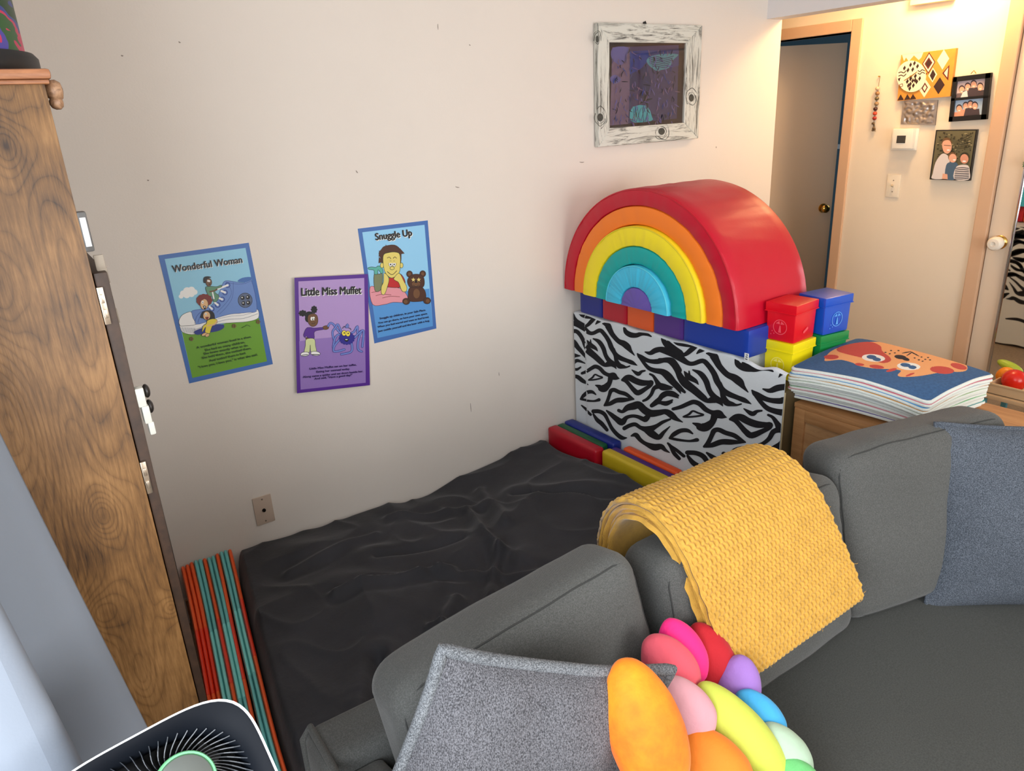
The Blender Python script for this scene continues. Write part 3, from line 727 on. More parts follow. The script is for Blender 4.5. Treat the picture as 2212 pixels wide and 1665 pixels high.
for k in range(1):
    f = [b.verts.new(pj5(1138 + 108 * math.cos(a), 572 + 118 * math.sin(a), XH - .026)) for a in [2 * math.pi * i / 40 for i in range(40)]]
    g = [b.verts.new(V((XH - .019, v.co.y, v.co.z))) for v in f]
    b.faces.new(f); b.faces.new(g[::-1])
    for i in range(40): b.faces.new((f[i], g[i], g[(i + 1) % 40], f[(i + 1) % 40]))
face = obj('clock_face', b, mat('cream_board', (238, 226, 196), .5), clk, smooth=False)
A = Art(pj5, XH - .0262); m = A.m
for (x, y) in ((1134, 486), (1163, 474), (1186, 496), (1115, 525), (1150, 520), (1088, 510), (1202, 588), (1170, 570), (1135, 590), (1110, 610), (1150, 605), (1132, 630), (1168, 600), (1155, 640), (1128, 662), (1180, 612), (1118, 640)): dia(x, y, 11, 20, m('darkbr'), 3)
A.poly([(1038, 590), (1060, 580), (1050, 612)], m('darkbr')); A.poly([(1075, 625), (1078, 645), (1055, 655), (1050, 632)], m('maroon')); A.poly([(1071, 631), (1074, 643), (1058, 649), (1054, 635)], m('cream'))
for dy in (0, 24): A.line([(1045, 545 + dy), (1065, 538 + dy), (1082, 546 + dy), (1100, 530 + dy)], 6, m('darkbr')); A.line([(1190, 528 + dy * .8), (1205, 536 + dy * .8), (1220, 522 + dy * .8), (1240, 530 + dy * .8)], 6, m('darkbr'))
obj('face_pattern', A.bm, A.mats, face, smooth=False)
b = nb()
for (x, y, w) in ((1086, 604, 7), (1182, 538, 7)): stroke(b, [(1138, 572, 8), ((1138 + x) / 2, (572 + y) / 2, w), (x, y, 5)], lambda a, c: pj5(a, c, XH - .032))
lathe(b, [(.004, -.034), (.005, -.026), (.005, -.024)], V((XH, c.y, c.z)), 'X', 12)
obj('clock_hand', b, mat('gold_hand', (150, 110, 50), .4, .6), clk, smooth=False)

# embossed grey metal plaque
t = thing('metal_plaque', 'small grey embossed metal plaque directly under the painted clock', 'plaque', (XH, 2.15, 1.54))
b = nb(); q = [(1078, 756), (1338, 750), (1318, 938), (1060, 932)]
def plq(u, v):
    a0 = pj5(*q[0], XH - .01); a1 = pj5(*q[1], XH - .01); a2 = pj5(*q[2], XH - .01); a3 = pj5(*q[3], XH - .01)
    p = (a0 * (1 - u) + a1 * u) * (1 - v) + (a3 * (1 - u) + a2 * u) * v
    e = min(1, 8 * min(u, 1 - u, v, 1 - v))
    p.x -= e * (.006 * abs(noise.noise(V((u * 4, v * 3, 1)))) + .005 * noise.noise(V((u * 11, v * 8, 2)))) ; return p
g = grid(b, 60, 44, plq)
obj('embossed_plate', b, mat('pewter', (176, 168, 164), .36, .85), t)
obj('backing', board(q, XH - .006, XH), mat('pewter_dark', (90, 84, 80), .5, .5), t, smooth=False)

# double photo frame
t = thing('photo_frame', 'black double photo frame holding two group photographs, right of the clock', 'picture frame', (XH, 1.91, 1.55))
TL, TR, BRc, BL = [(1455, 578), (1736, 544), (1700, 894), (1418, 913)]
def q2(u, v): return tuple((TL[i] * (1 - u) + TR[i] * u) * (1 - v) + (BL[i] * (1 - u) + BRc[i] * u) * v for i in (0, 1))
blk = mat('black_frame', (18, 17, 18), .35)
b = nb()
for (u0, u1, v0, v1) in ((0, 1, 0, .11), (0, 1, .89, 1), (0, .10, 0, 1), (.86, 1, 0, 1), (0, 1, .475, .535)):
    qq = [q2(u0, v0), q2(u1, v0), q2(u1, v1), q2(u0, v1)]
    f = [b.verts.new(pj5(*p, XH - .022)) for p in qq]; g = [b.verts.new(V((XH - .002, v.co.y, v.co.z))) for v in f]
    b.faces.new(f); b.faces.new(g[::-1])
    for i in range(4): b.faces.new((f[i], g[i], g[(i + 1) % 4], f[(i + 1) % 4]))
obj('frame', b, blk, t, smooth=False)
for nm, c in dict(ph1=(196, 176, 178), ph2=(66, 54, 60), ph3=(224, 168, 140), ph4=(214, 150, 124), ph5=(200, 214, 214), ph6=(110, 92, 96), ph7=(168, 190, 214), bgt=(104, 98, 70), bgd=(54, 50, 34), bgl=(160, 148, 110), hair=(110, 80, 50), tee=(216, 208, 204), jean=(70, 96, 120), stripe=(40, 40, 56)).items(): pm(nm, c)
for lab, y0, y1, persons in (('upper photograph of people close together', .11, .475, ((.22, .55), (.42, .42), (.62, .30), (.86, .5))), ('lower photograph of smiling people', .535, .89, ((.2, .55), (.42, .42), (.58, .35), (.74, .45)))):
    A = Art(pj5, XH - .010); m = A.m
    U = lambda u, v: q2(.10 + .76 * u, y0 + (y1 - y0) * v)
    A.poly([U(0, 0), U(1, 0), U(1, 1), U(0, 1)], m('ph1' if y0 < .3 else 'ph7'))
    for (u, v) in persons:
        A.poly([U(u - .2, 1), U(u - .16, v + .18), U(u + .16, v + .18), U(u + .2, 1)], m('ph2' if u > .5 else 'ph6' if y0 < .3 else 'ph4'))
        c = U(u, v); A.disc(c[0], c[1] - 6, 24, 30, m('ph2')); A.disc(c[0], c[1], 20, 25, m('ph3')); A.disc(c[0], c[1] + 12, 9, 3, m('white'))
    if y0 < .3: A.poly([U(.2, 1), U(.26, .7), U(.4, .6), U(.46, 1)], m('ph5'))
    obj('photograph', A.bm, A.mats, t, smooth=False, label=lab)
b = nb(); c = pj5(1606, 548, XH - .012); tube(b, [c + V((0, -.012, -.002)), c + V((0, 0, .012)), c + V((0, .012, -.002))], .002, 6); obj('hanger', b, brass, t)

# single portrait photo
t = thing('photo_frame', 'narrow black frame with an outdoor photograph of three boys', 'picture frame', (XH, 1.95, 1.27))
q = [(1325, 974), (1633, 970), (1576, 1354), (1276, 1344)]
obj('frame', board(q, XH - .018, XH), blk, t, smooth=False)
A = Art(pj5, XH - .0182); m = A.m
A.poly([(1333, 982), (1622, 978), (1567, 1346), (1286, 1337)], m('bgt'))
random.seed(3)
for k in range(170):
    x = random.uniform(1345, 1600); y = random.uniform(995, 1190); A.disc(x - (y - 1000) * .12, y, random.uniform(3, 10), random.uniform(3, 8), m(random.choice(['bgd', 'bgl', 'bgt', 'bgd'])))
for k in range(6): A.line([(1580, 1010 + k * 18, 5), (1520, 1040 + k * 14, 4), (1470 - k * 6, 1060 + k * 10, 2)], 4, m('bgd'))
A.poly([(1300, 1300), (1320, 1220), (1355, 1165), (1385, 1150), (1420, 1175), (1425, 1230), (1395, 1310), (1380, 1340), (1295, 1338)], m('tee'), 3)
A.disc(1405, 1075, 38, 45, m('hair')); A.poly([(1370, 1085), (1385, 1055), (1425, 1052), (1442, 1090), (1435, 1130), (1410, 1152), (1382, 1135)], m('ph3'), 3)
A.line([(1385, 1088), (1435, 1092)], 4, m('bgd')); A.disc(1417, 1124, 12, 5, m('white'))
A.poly([(1395, 1338), (1400, 1240), (1430, 1215), (1480, 1220), (1490, 1260), (1470, 1342)], m('jean'), 3)
A.disc(1448, 1175, 33, 36, m('hair')); A.disc(1450, 1185, 29, 33, m('ph3')); A.disc(1462, 1198, 11, 5, m('white'))
A.poly([(1460, 1342), (1470, 1260), (1510, 1235), (1565, 1240), (1578, 1290), (1568, 1346)], m('tee'), 3)
for k in range(7): A.line([(1470 - k, 1262 + k * 13), (1520, 1256 + k * 14), (1570, 1262 + k * 12)], 6, m('stripe'), n=3)
A.disc(1540, 1172, 34, 32, m('bgd')); A.disc(1537, 1190, 31, 36, m('ph4')); A.disc(1536, 1208, 14, 6, m('white'))
A.poly([(1375, 1300), (1410, 1305), (1412, 1342), (1370, 1340)], m('ph3'))
obj('photograph', A.bm, A.mats, t, smooth=False)

# thermostat
t = thing('thermostat', 'white square thermostat with small dark display', 'thermostat', (XH, 2.2, 1.42))
wp = mat('white_abs', (236, 230, 216), .4)
p = pj5(1010, 965, XH - .04); q_ = pj5(1140, 1115, XH - .04)
obj('wall_bracket', B(XH - .012, XH, 2.135, 2.275, 1.415, 1.525, .004), wp, t)
body = obj('body', B(XH - .045, XH - .010, q_.y, p.y, q_.z, p.z, .005), wp, t)
a = pj5(1034, 1016, XH - .046); c = pj5(1092, 1072, XH - .046)
obj('display', B(XH - .047, XH - .044, c.y, a.y, c.z, a.z), mat('lcd', (52, 50, 46), .2), t, smooth=False)
# switch
t = thing('light_switch', 'single ivory light switch plate between the two doors', 'switch', (XH, 2.238, 1.17))
cy, cz = 2.238, 1.228
obj('plate', B(XH - .006, XH, cy - .037, cy + .037, cz - .060, cz + .060, .003), mat('ivory', (232, 220, 198), .4), t)
M = Matrix.Translation(V((XH - .008, cy, cz))) @ Matrix.Rotation(math.radians(25), 4, 'Y')
obj('toggle', B(-.012, .004, -.0045, .0045, -.004, .006, .001, M=M), mat('ivory2', (196, 178, 150), .4), t)
for s in (-1, 1):
    b = nb(); lathe(b, [(.0035, -.006), (.003, -.0072), (.001, -.0074)], V((XH, cy, cz + s * .030 * 1.0)), 'X', 10); obj('screw', b, MATS['screw_metal'], t)
# beads
t = thing('bead_hanging', 'short string of brown, red and silver beads with bell tassel', 'wall hanging', (XH, 2.39, 1.5))
b = nb(); tube(b, [PX(1901, 164, XH - .01), PX(1898, 185, XH - .012), PX(1892, 225, XH - .012), PX(1886, 280, XH - .012)], .0014, 6); obj('cord', b, mat('cord_brown', (110, 80, 50), .8), t)
b = nb(); lathe(b, [(.003, -.014), (.004, -.012), (.002, 0), (.001, 0)], PX(1901, 165, XH).xyz, 'X', 8); obj('nail', b, brass, t)
for k, (x, y, c) in enumerate(((886, 664, (190, 168, 140)), (886, 700, (150, 110, 70)), (882, 738, (96, 84, 56)), (879, 778, (140, 112, 80)), (871, 816, (60, 26, 24)), (867, 850, (190, 62, 34)), (864, 886, (150, 36, 26)))):
    b = nb(); p = pj5(x, y, XH - .014); ellipsoid(b, p, V((.011, 0, 0)), V((0, .0115, 0)), V((0, 0, .0105)), 14, 8)
    obj('bead', b, mat('bead_%d' % k, c, .3), t)
b = nb()
for k in range(9):
    p = pj5(860 + random.uniform(-12, 12), 945 + random.uniform(-22, 30), XH - .012); ellipsoid(b, p, V((.005, 0, 0)), V((0, .005, 0)), V((0, 0, .006)), 8, 6)
for k in range(5): tube(b, [pj5(860, 905, XH - .013), pj5(848 + k * 6, 985, XH - .011)], .001, 5)
obj('tassel', b, mat('tassel_bronze', (104, 84, 58), .4, .4), t)
# door chime / vent near the top of the hall wall
t = thing('door_chime', 'cream box high on the hall wall at the top edge', 'chime', (XH, 2.14, 2.11))
obj('cover', B(XH - .05, XH, 2.045, 2.245, 2.112, 2.26, .006), mat('cream_plastic', (236, 214, 178), .5), t)

# ------------------------------------------------------------------ tall wooden cabinet
def cabinet_wood():
    m = mat('cabinet_wood', (150, 112, 70), .42); nt = m.node_tree; bs = nt.nodes['Principled BSDF']
    geo = nt.nodes.new('ShaderNodeNewGeometry'); sp = nt.nodes.new('ShaderNodeSeparateXYZ'); nt.links.new(geo.outputs['Position'], sp.inputs[0])
    def M(op, a, b=None):
        n = N(nt, 'ShaderNodeMath', operation=op)
        for i, q in enumerate((a, b)):
            if q is None: continue
            if isinstance(q, (int, float)): n.inputs[i].default_value = q
            else: nt.links.new(q, n.inputs[i])
        return n.outputs[0]
    x, z = sp.outputs[0], sp.outputs[2]
    cmb = nt.nodes.new('ShaderNodeCombineXYZ'); nt.links.new(M('MULTIPLY', x, 5.0), cmb.inputs[0]); nt.links.new(M('MULTIPLY', z, 1.1), cmb.inputs[2]); nt.links.new(M('MULTIPLY', sp.outputs[1], 5.0), cmb.inputs[1])
    n1 = N(nt, 'ShaderNodeTexNoise', Scale=1.0, Detail=3.0, Distortion=.3); nt.links.new(cmb.outputs[0], n1.inputs['Vector'])
    f = M('ADD', M('MULTIPLY', x, 3.2), M('MULTIPLY', n1.outputs['Fac'], 1.5))
    core = None
    for (kx, kz, a, su, sv) in ((.026, 1.102, 1.0, .030, .045), (.037, 1.695, .9, .030, .045), (.094, .887, .5, .016, .020), (-.020, .925, .8, .040, .045), (-.03, 1.50, .9, .045, .09), (.020, .78, .6, .024, .07), (.015, 1.235, .55, .03, .11), (-.055, 1.30, -.6, .03, .10), (.07, 1.45, -.35, .02, .12)):
        dx = M('DIVIDE', M('SUBTRACT', x, kx), su); dz = M('DIVIDE', M('SUBTRACT', z, kz), sv)
        d2 = M('ADD', M('MULTIPLY', dx, dx), M('MULTIPLY', dz, dz))
        e = M('DIVIDE', a, M('ADD', 1.0, d2))
        f = M('ADD', f, e)
        if a >= .9:
            e2 = M('DIVIDE', .5, M('ADD', 1.0, M('MULTIPLY', d2, 6.0))); core = e2 if core is None else M('ADD', core, e2)
    w = M('ABSOLUTE', M('SINE', M('MULTIPLY', f, 26.0)))
    w = M('POWER', w, .35)
    cm2 = nt.nodes.new('ShaderNodeCombineXYZ'); nt.links.new(M('MULTIPLY', M('ADD', x, M('MULTIPLY', n1.outputs['Fac'], .05)), 240.0), cm2.inputs[0]); nt.links.new(M('MULTIPLY', z, 16.0), cm2.inputs[2]); nt.links.new(M('MULTIPLY', sp.outputs[1], 90.0), cm2.inputs[1])
    n2 = N(nt, 'ShaderNodeTexNoise', Scale=1.0, Detail=5.0, Roughness=.7); nt.links.new(cm2.outputs[0], n2.inputs['Vector'])
    n3 = N(nt, 'ShaderNodeTexNoise', Scale=7.0, Detail=4.0); nt.links.new(geo.outputs['Position'], n3.inputs['Vector'])
    fac = M('ADD', M('MULTIPLY', w, .17), M('ADD', M('MULTIPLY', n2.outputs['Fac'], .62), M('MULTIPLY', M('SUBTRACT', n3.outputs['Fac'], .5), .75)))
    fac = M('SUBTRACT', fac, M('MULTIPLY', core, .35))
    cr = nt.nodes.new('ShaderNodeValToRGB'); nt.links.new(fac, cr.inputs[0])
    el = cr.color_ramp.elements; el[0].position = .16; el[0].color = lin((48, 28, 12)); el[1].position = .74; el[1].color = lin((172, 128, 78))
    e = el.new(.44); e.color = lin((122, 86, 46))
    nt.links.new(cr.outputs[0], bs.inputs['Base Color'])
    bp = N(nt, 'ShaderNodeBump', Strength=.25, Distance=.002); nt.links.new(fac, bp.inputs['Height']); nt.links.new(bp.outputs[0], bs.inputs['Normal'])
    return m
cw = cabinet_wood(); dk = mat('dark_stained_wood', (58, 38, 24), .5, var=.3, varscale=40)
CX, CY = .100, 1.30
cab = thing('tall_cabinet', 'tall knotty brown wooden cabinet beside the curtain at left', 'cabinet', (-.15, 1.7, 0))
b = nb(); box(b, XL + .01, CX, CY, CY + .018, 0, 1.775, .0015); obj('side_panel', b, cw, cab)
b = nb(); box(b, XL + .01, CX - .004, CY + .018, 2.35, 0, 1.773, .001); obj('carcass', b, dk, cab)
b = nb(); box(b, XL + .01, CX + .010, CY - .012, 2.36, 1.779, 1.793, .005); box(b, XL + .01, CX + .006, CY - .008, 2.36, 1.773, 1.779, .002)
obj('top_moulding', b, wood_dir('moulding_wood', 'X', (176, 116, 74), (120, 70, 40), 30, .1, .4, .7, .2, .4), cab)
# door leaf on the hidden front, standing slightly proud
d = obj('door', (lambda q: ([setattr(v.co, 'x', v.co.x - (.010 if v.co.z < .5 and v.co.x > CX + .01 else 0)) for v in q.verts], q)[1])(B(CX + .002, CX + .022, CY + .01, CY + .60, .08, 1.50, .002)), dk, cab)
b = nb(); box(b, CX + .018, CX + .024, CY + .06, CY + .56, .80, 1.33, .002); obj('door_panel', b, mat('dark_panel', (40, 28, 20), .5), d)
hm = mat('hinge_metal', (190, 176, 158), .3, .9)
for (u, v, s) in ((226, 660, 1), (318, 1030, 1)):
    p = PY(u, v, CY + .006); b = nb(); box(b, CX + .001, CX + .010, CY + .002, CY + .009, p.z - .030, p.z + .030, .001)
    for k in (-.012, .012): box(b, CX + .003, CX + .008, CY - .001, CY + .003, p.z + k - .007, p.z + k + .007, .001)
    obj('hinge', b, hm, d)
p = PY(182, 500, CY + .01)
b = nb(); box(b, CX - .002, CX + .012, CY, CY + .02, p.z - .030, p.z + .030, .003); hd = obj('latch_plate', b, mat('dark_grey_plastic', (84, 82, 80), .4), cab)
b = nb(); box(b, CX + .001, CX + .0095, CY - .003, CY + .001, p.z - .022, p.z + .022, .001); obj('latch_button', b, mat('light_grey_plastic', (206, 208, 210), .3), cab)
b = nb()
for k in range(7):
    z0 = p.z - .04 - k * .022; box(b, CX + .010 + k * .0008, CX + .024 + .001 * math.sin(k * 2), CY + .03, CY + .034, z0 - .024, z0, .001)
obj('tape_strip', b, mat('clear_tape', (150, 138, 122), .5), cab)
p = PY(310, 885, CY + .03)
b = nb()
box(b, CX + .020, CX + .034, CY + .012, CY + .03, p.z + .01, p.z + .044, .003); box(b, CX + .024, CX + .036, CY + .010, CY + .028, p.z - .02, p.z + .012, .003); box(b, CX + .028, CX + .038, CY + .012, CY + .026, p.z - .042, p.z - .018, .003)
obj('child_lock', b, mat('white_lock', (206, 206, 196), .4), cab)
b = nb()
for z0 in (.032, .004): ellipsoid(b, V((CX + .039, CY + .03, p.z + z0)), V((.006, 0, 0)), V((0, .012, 0)), V((0, 0, .012)), 14, 8)
obj('child_lock_knob', b, mat('black_plastic', (34, 30, 28), .4), cab)
b = nb()
c = PY(116, 196, CY + .03); c2 = PY(122, 222, CY + .03)
lathe(b, [(.004, -.012), (.010, -.009), (.0145, -.003), (.0150, .004), (.011, .010), (.003, .012)], c, 'X', 24)
lathe(b, [(.003, -.009), (.007, -.007), (.0095, -.002), (.0095, .004), (.006, .008), (.002, .009)], c2, 'X', 20)
obj('finial', b, wood_dir('finial_wood', 'Y', (170, 132, 100), (110, 78, 56), 50, .2, .4, .7, .2, .5), cab, label='turned wooden finial under the top moulding')

# drum on cabinet
dr = thing('hand_drum', 'camouflage-coloured drum with black rims on top of the tall cabinet', 'drum', (-.055, 1.47, 1.794))
dc = V((-.030, 1.48, 1.794))
def drum_mat():
    m = mat('drum_shell', (60, 110, 60), .45); nt = m.node_tree; bs = nt.nodes['Principled BSDF']; geo = nt.nodes.new('ShaderNodeNewGeometry')
    n = N(nt, 'ShaderNodeTexNoise', Scale=9.0, Detail=3.0, Distortion=1.2); nt.links.new(geo.outputs['Position'], n.inputs['Vector'])
    cr = nt.nodes.new('ShaderNodeValToRGB'); cr.color_ramp.interpolation = 'CONSTANT'; nt.links.new(n.outputs['Fac'], cr.inputs[0])
    el = cr.color_ramp.elements; el[0].position = 0; el[0].color = lin((26, 60, 34)); el[1].position = .42; el[1].color = lin((48, 62, 130))
    for p_, c_ in ((.47, (186, 44, 84)), (.51, (40, 84, 44)), (.56, (70, 66, 150)), (.61, (190, 50, 90)), (.66, (30, 66, 38))): e = el.new(p_); e.color = lin(c_)
    nt.links.new(cr.outputs[0], bs.inputs['Base Color']); return m
b = nb(); lathe(b, [(.128, .03), (.128, .20), (.132, .36)], dc, 'Z', 48); obj('shell', b, drum_mat(), dr)
b = nb(); lathe(b, [(.141, 0), (.144, .004), (.144, .024), (.138, .032), (.126, .034)], dc, 'Z', 48); obj('bottom_rim', b, mat('black_rubber', (22, 22, 24), .5), dr)
b = nb(); lathe(b, [(.130, .345), (.142, .35), (.144, .38), (.130, .40), (.002, .402)], dc, 'Z', 48); obj('top_rim', b, MATS['black_rubber'], dr)

# ------------------------------------------------------------------ curtain
cm = mat('curtain_cloth', (152, 162, 176), .8, bump=[('noise', 300, .15, .001)])
cm.node_tree.nodes['Principled BSDF'].inputs['Subsurface Weight'].default_value = 0
nt = cm.node_tree; tr = nt.nodes.new('ShaderNodeBsdfTranslucent'); tr.inputs[0].default_value = lin((168, 180, 200)); mxs = nt.nodes.new('ShaderNodeMixShader'); mxs.inputs[0].default_value = .25
out = [n for n in nt.nodes if n.type == 'OUTPUT_MATERIAL'][0]
nt.links.new(nt.nodes['Principled BSDF'].outputs[0], mxs.inputs[1]); nt.links.new(tr.outputs[0], mxs.inputs[2]); nt.links.new(mxs.outputs[0], out.inputs[0])
b = nb()
plan = [(x / 2.1, y / 2.1, w) for x, y, w in ((-.042, 1.145, 1), (-.055, 1.124, 1), (-.085, 1.095, 1), (-.125, 1.068, .9), (-.160, 1.045, .8), (-.172, 1.015, .7), (-.156, .988, .8), (-.120, .968, .9), (-.100, .948, .8), (-.103, .926, .6),
        (-.135, .906, .4), (-.205, .898, .3), (-.270, .885, .3), (-.300, .850, .2), (-.340, .840, .2), (-.380, .865, .1), (-.420, .850, 0), (-.455, .860, 0))]
PL = catmull(plan, 5)
KC = 2.1
def cur(u, v):
    i = u * (len(PL) - 1); k = int(i); x, y, w = PL[min(k, len(PL) - 1)]
    z = 2.3 - 2.28 * v
    zz = 1.7 - KC * (1.7 - 1.44)
    e = max(XL + .02, x * KC) + (zz - z) * .128 * w * (1 if z < zz else .8)
    return V((max(XL + .015, e - .02 * max(0, z - zz)), y * KC + .008 * math.sin(z * 3 + x * 20), z))
grid(b, len(PL) - 1, 60, cur)
cu_ = obj('curtain', b, cm, label='pale blue-grey floor-length curtain hanging at far left', cat='curtain')
sm = cu_.modifiers.new('thickness', 'SOLIDIFY'); sm.thickness = .0015
b = nb(); tube(b, [V((XL + .08, -1.6, 2.32)), V((XL + .08, .9, 2.32)), V((-.20, 1.16, 2.32))], .010, 12); obj('curtain_rod', b, chrome, label='metal rod carrying the pale curtain', cat='curtain rod')

# ------------------------------------------------------------------ standing fan
fc = PD(358, 1763, .86); px = .86 / FPX
fr, fu, fn_ = CR[0], -CR[1], (CAM - fc).normalized()
fr = (fr - fn_ * fr.dot(fn_)).normalized(); fu = fn_.cross(fr)
ca, sa = math.cos(math.radians(33)), math.sin(math.radians(33))
e1 = fr * ca + fu * sa; e2 = -fr * sa + fu * ca
def squ(a, R, n=4, h=0):
    c, s = math.cos(a), math.sin(a); k = R / ((abs(c) ** n + abs(s) ** n) ** (1 / n))
    return fc + (e1 * c * (230 / 181) + e2 * s) * k * px + fn_ * h
fan = thing('pedestal_fan', 'black-faced fan with thin white rim, tilted upward, in front of mats', 'fan', (fc.x, fc.y, 0))
def ringstrip(prof, n=96):
    b = nb(); rows = [[b.verts.new(squ(2 * math.pi * k / n, R, e, h)) for k in range(n)] for R, e, h in prof]
    for a, c in zip(rows, rows[1:]):
        for k in range(n): b.faces.new((a[k], a[(k + 1) % n], c[(k + 1) % n], c[k]))
    return b
fblk = mat('fan_black', (9, 13, 20), .6, spec=.12); fwht = mat('fan_white', (225, 226, 226), .35)
obj('bezel', ringstrip([(181, 4, 0), (175, 3.8, -.001), (163, 3.3, -.006), (151, 2.8, -.014), (143, 2.5, -.026), (140, 2.4, -.045)]), fblk, fan)
obj('housing', ringstrip([(181, 4, 0), (182.5, 4, .0015), (185, 4, .001), (185, 4, -.004), (182, 4, -.05), (150, 3, -.085), (60, 2, -.10), (2, 2, -.10)]), fwht, fan, label='white rim and rear housing')
b = nb()
for k in range(60):
    a = 2 * math.pi * k / 60; pts = []
    for i in range(9):
        t_ = i / 8; R = 150 - t_ * (150 - 34); aa = a + .55 * t_ ** 1.3
        pts.append(squ(aa, R, 2.6 - .6 * t_, -.014 - .012 * math.sin(t_ * 3.14)) + (fu * 63 + fr * 27) * px * t_)
    rows = [[b.verts.new(p + fn_ * h + e1 * 0) for h in (.0, -.014)] for p in pts]
    w = [[b.verts.new(p + fn_ * h + (fr * math.cos(a + 1.57) + fu * math.sin(a + 1.57)) * .0012) for h in (.0, -.014)] for p in pts]
    for i in range(8):
        b.faces.new((rows[i][0], rows[i + 1][0], rows[i + 1][1], rows[i][1])); b.faces.new((w[i][0], w[i][1], w[i + 1][1], w[i + 1][0])); b.faces.new((rows[i][0], w[i][0], w[i + 1][0], rows[i + 1][0]))
obj('grille_fins', b, mat('fan_fins', (46, 50, 56), .3), fan, smooth=False)
A3 = Matrix.Identity(3); A3.col[0] = e1; A3.col[1] = e2; A3.col[2] = fn_
b = nb(); lathe(b, [(.034, -.03), (.034, -.008), (.031, -.003), (.020, 0), (.001, .001)], fc + (fu * 63 + fr * 27) * px, A3, 40); obj('hub', b, mat('fan_hub', (92, 96, 92), .3, .4), fan)
b = nb(); lathe(b, [(.035, -.010), (.0362, -.007), (.035, -.004), (.0335, -.006)], fc + (fu * 63 + fr * 27) * px, A3, 40); obj('hub_ring', b, mat('fan_green', (120, 200, 140), .3), fan)
b = nb(); lathe(b, [(.068, -.075), (.068, -.05), (.02, -.05)], fc + (fu * 63 + fr * 27) * px, A3, 40); obj('inner_shade', b, mat('fan_inside', (8, 8, 9), .8), fan)
b = nb()
for k in range(5):
    a = k * 1.2566
    q = [fc + (e1 * math.cos(a + d) + e2 * math.sin(a + d)) * r + fn_ * h for d, r, h in ((-.1, .03, -.034), (.35, .085, -.044), (.75, .088, -.032), (.35, .03, -.028))]
    b.faces.new([b.verts.new(p) for p in q])
obj('blades', b, mat('fan_blade', (16, 16, 18), .4), fan, smooth=False)
ft = fc - fn_ * .10
b = nb(); tube(b, [ft + fn_ * .01, ft - fn_ * .03, V((ft.x - .0, ft.y + .02, ft.z - .08)), V((ft.x, ft.y + .02, .04))], .018, 14); obj('pole', b, fwht, fan)
b = nb(); lathe(b, [(.12, 0), (.125, .006), (.11, .018), (.03, .03), (.02, .05)], V((ft.x, ft.y + .02, 0)), 'Z', 40); obj('base', b, fwht, fan)

# ------------------------------------------------------------------ folded gym mats on edge beside the cabinet
ored = (240, 92, 34); tealc = (112, 196, 196)
order = 'OOOTTOTTOTTO'
wallpt0, wallpt1 = V((.245, 2.565)), V((.428, 2.565))
ctr = []
matm = {'O': mat('orange_vinyl', ored, .55, bump=[('noise', 60, .1, .002)]), 'T': mat('teal_vinyl', tealc, .5, bump=[('noise', 60, .1, .002)]),
        'Ob': mat('red_vinyl_band', (236, 56, 22), .4), 'Tb': mat('light_teal_band', (134, 224, 220), .4)}
right = [(.426, 2.575), (.403, 2.42), (.384, 2.30), (.339, 2.01), (.280, 1.607), (.255, 1.36), (.245, 1.20)]
left = [(.245, 2.575), (.229, 2.42), (.210, 2.25), (.180, 2.00), (.130, 1.60), (.114, 1.36), (.104, 1.2)]
MZT = .228
for k, ch in enumerate(order):
    n = len(order); f0, f1 = k / n, (k + 1) / n
    gap = .012 if k in (9,) else 0
    t = thing('folding_mat', '', 'mat', (.3, 1.9, 0), 'folding mats standing on edge')
    L = catmull([(a[0] + (c[0] - a[0]) * f0, a[1] + (c[1] - a[1]) * f0) for a, c in zip(left, right)], 6)
    R = catmull([(a[0] + (c[0] - a[0]) * f1, a[1] + (c[1] - a[1]) * f1) for a, c in zip(left, right)], 6)
    nl = len(L)
    def sect(i0, i1, grow):
        b = nb(); rows = []
        for i in range(i0, i1 + 1):
            l, r = V((*L[i], 0)), V((*R[i], 0)); mid = (l + r) / 2; hw = (r - l) * (.49 + grow)
            if k == 8: mid.x -= .004 * math.sin(math.pi * i / nl)
            zt = MZT + (.010 if i < 3 else .0) - .006 * math.cos(i * .25 + k) * .6 + grow * .04 - .015 * (i / nl)
            row = []
            for (s, z) in ((-1, 0.004), (-1, zt - .012), (-.8, zt - .004), (-.4, zt), (.4, zt), (.8, zt - .004), (1, zt - .012), (1, .004)):
                row.append(b.verts.new(V((mid.x + hw.x * s, mid.y + hw.y * s, z))))
            rows.append(row)
        for a, c in zip(rows, rows[1:]):
            for q in range(7): b.faces.new((a[q], a[q + 1], c[q + 1], c[q]))
            b.faces.new((a[7], a[0], c[0], c[7]))
        b.faces.new(rows[0]); b.faces.new(rows[-1][::-1]); return b
    obj('foam_panel', sect(0, nl - 1, 0), matm[ch], t)
    s0 = 14 + (0 if ch == 'O' else 1) - (1 if k > 8 else 0); obj('vinyl_band', sect(s0, s0 + 6, .02), matm[ch + 'b'], t, label='brighter vinyl band across the middle')
    cname = 'orange' if ch == 'O' else 'teal'
    side = ('leftmost, beside the cabinet', 'second from the cabinet', 'third from the cabinet', 'fourth from the cabinet', 'fifth from the cabinet', 'sixth from the cabinet', 'seventh from the cabinet', 'eighth from the cabinet',
            'ninth from the cabinet', 'tenth from the cabinet', 'eleventh from the cabinet', 'rightmost, against the dark mattress')[k]
    t['label'] = '%s folding mat standing on edge, %s' % (cname, side)

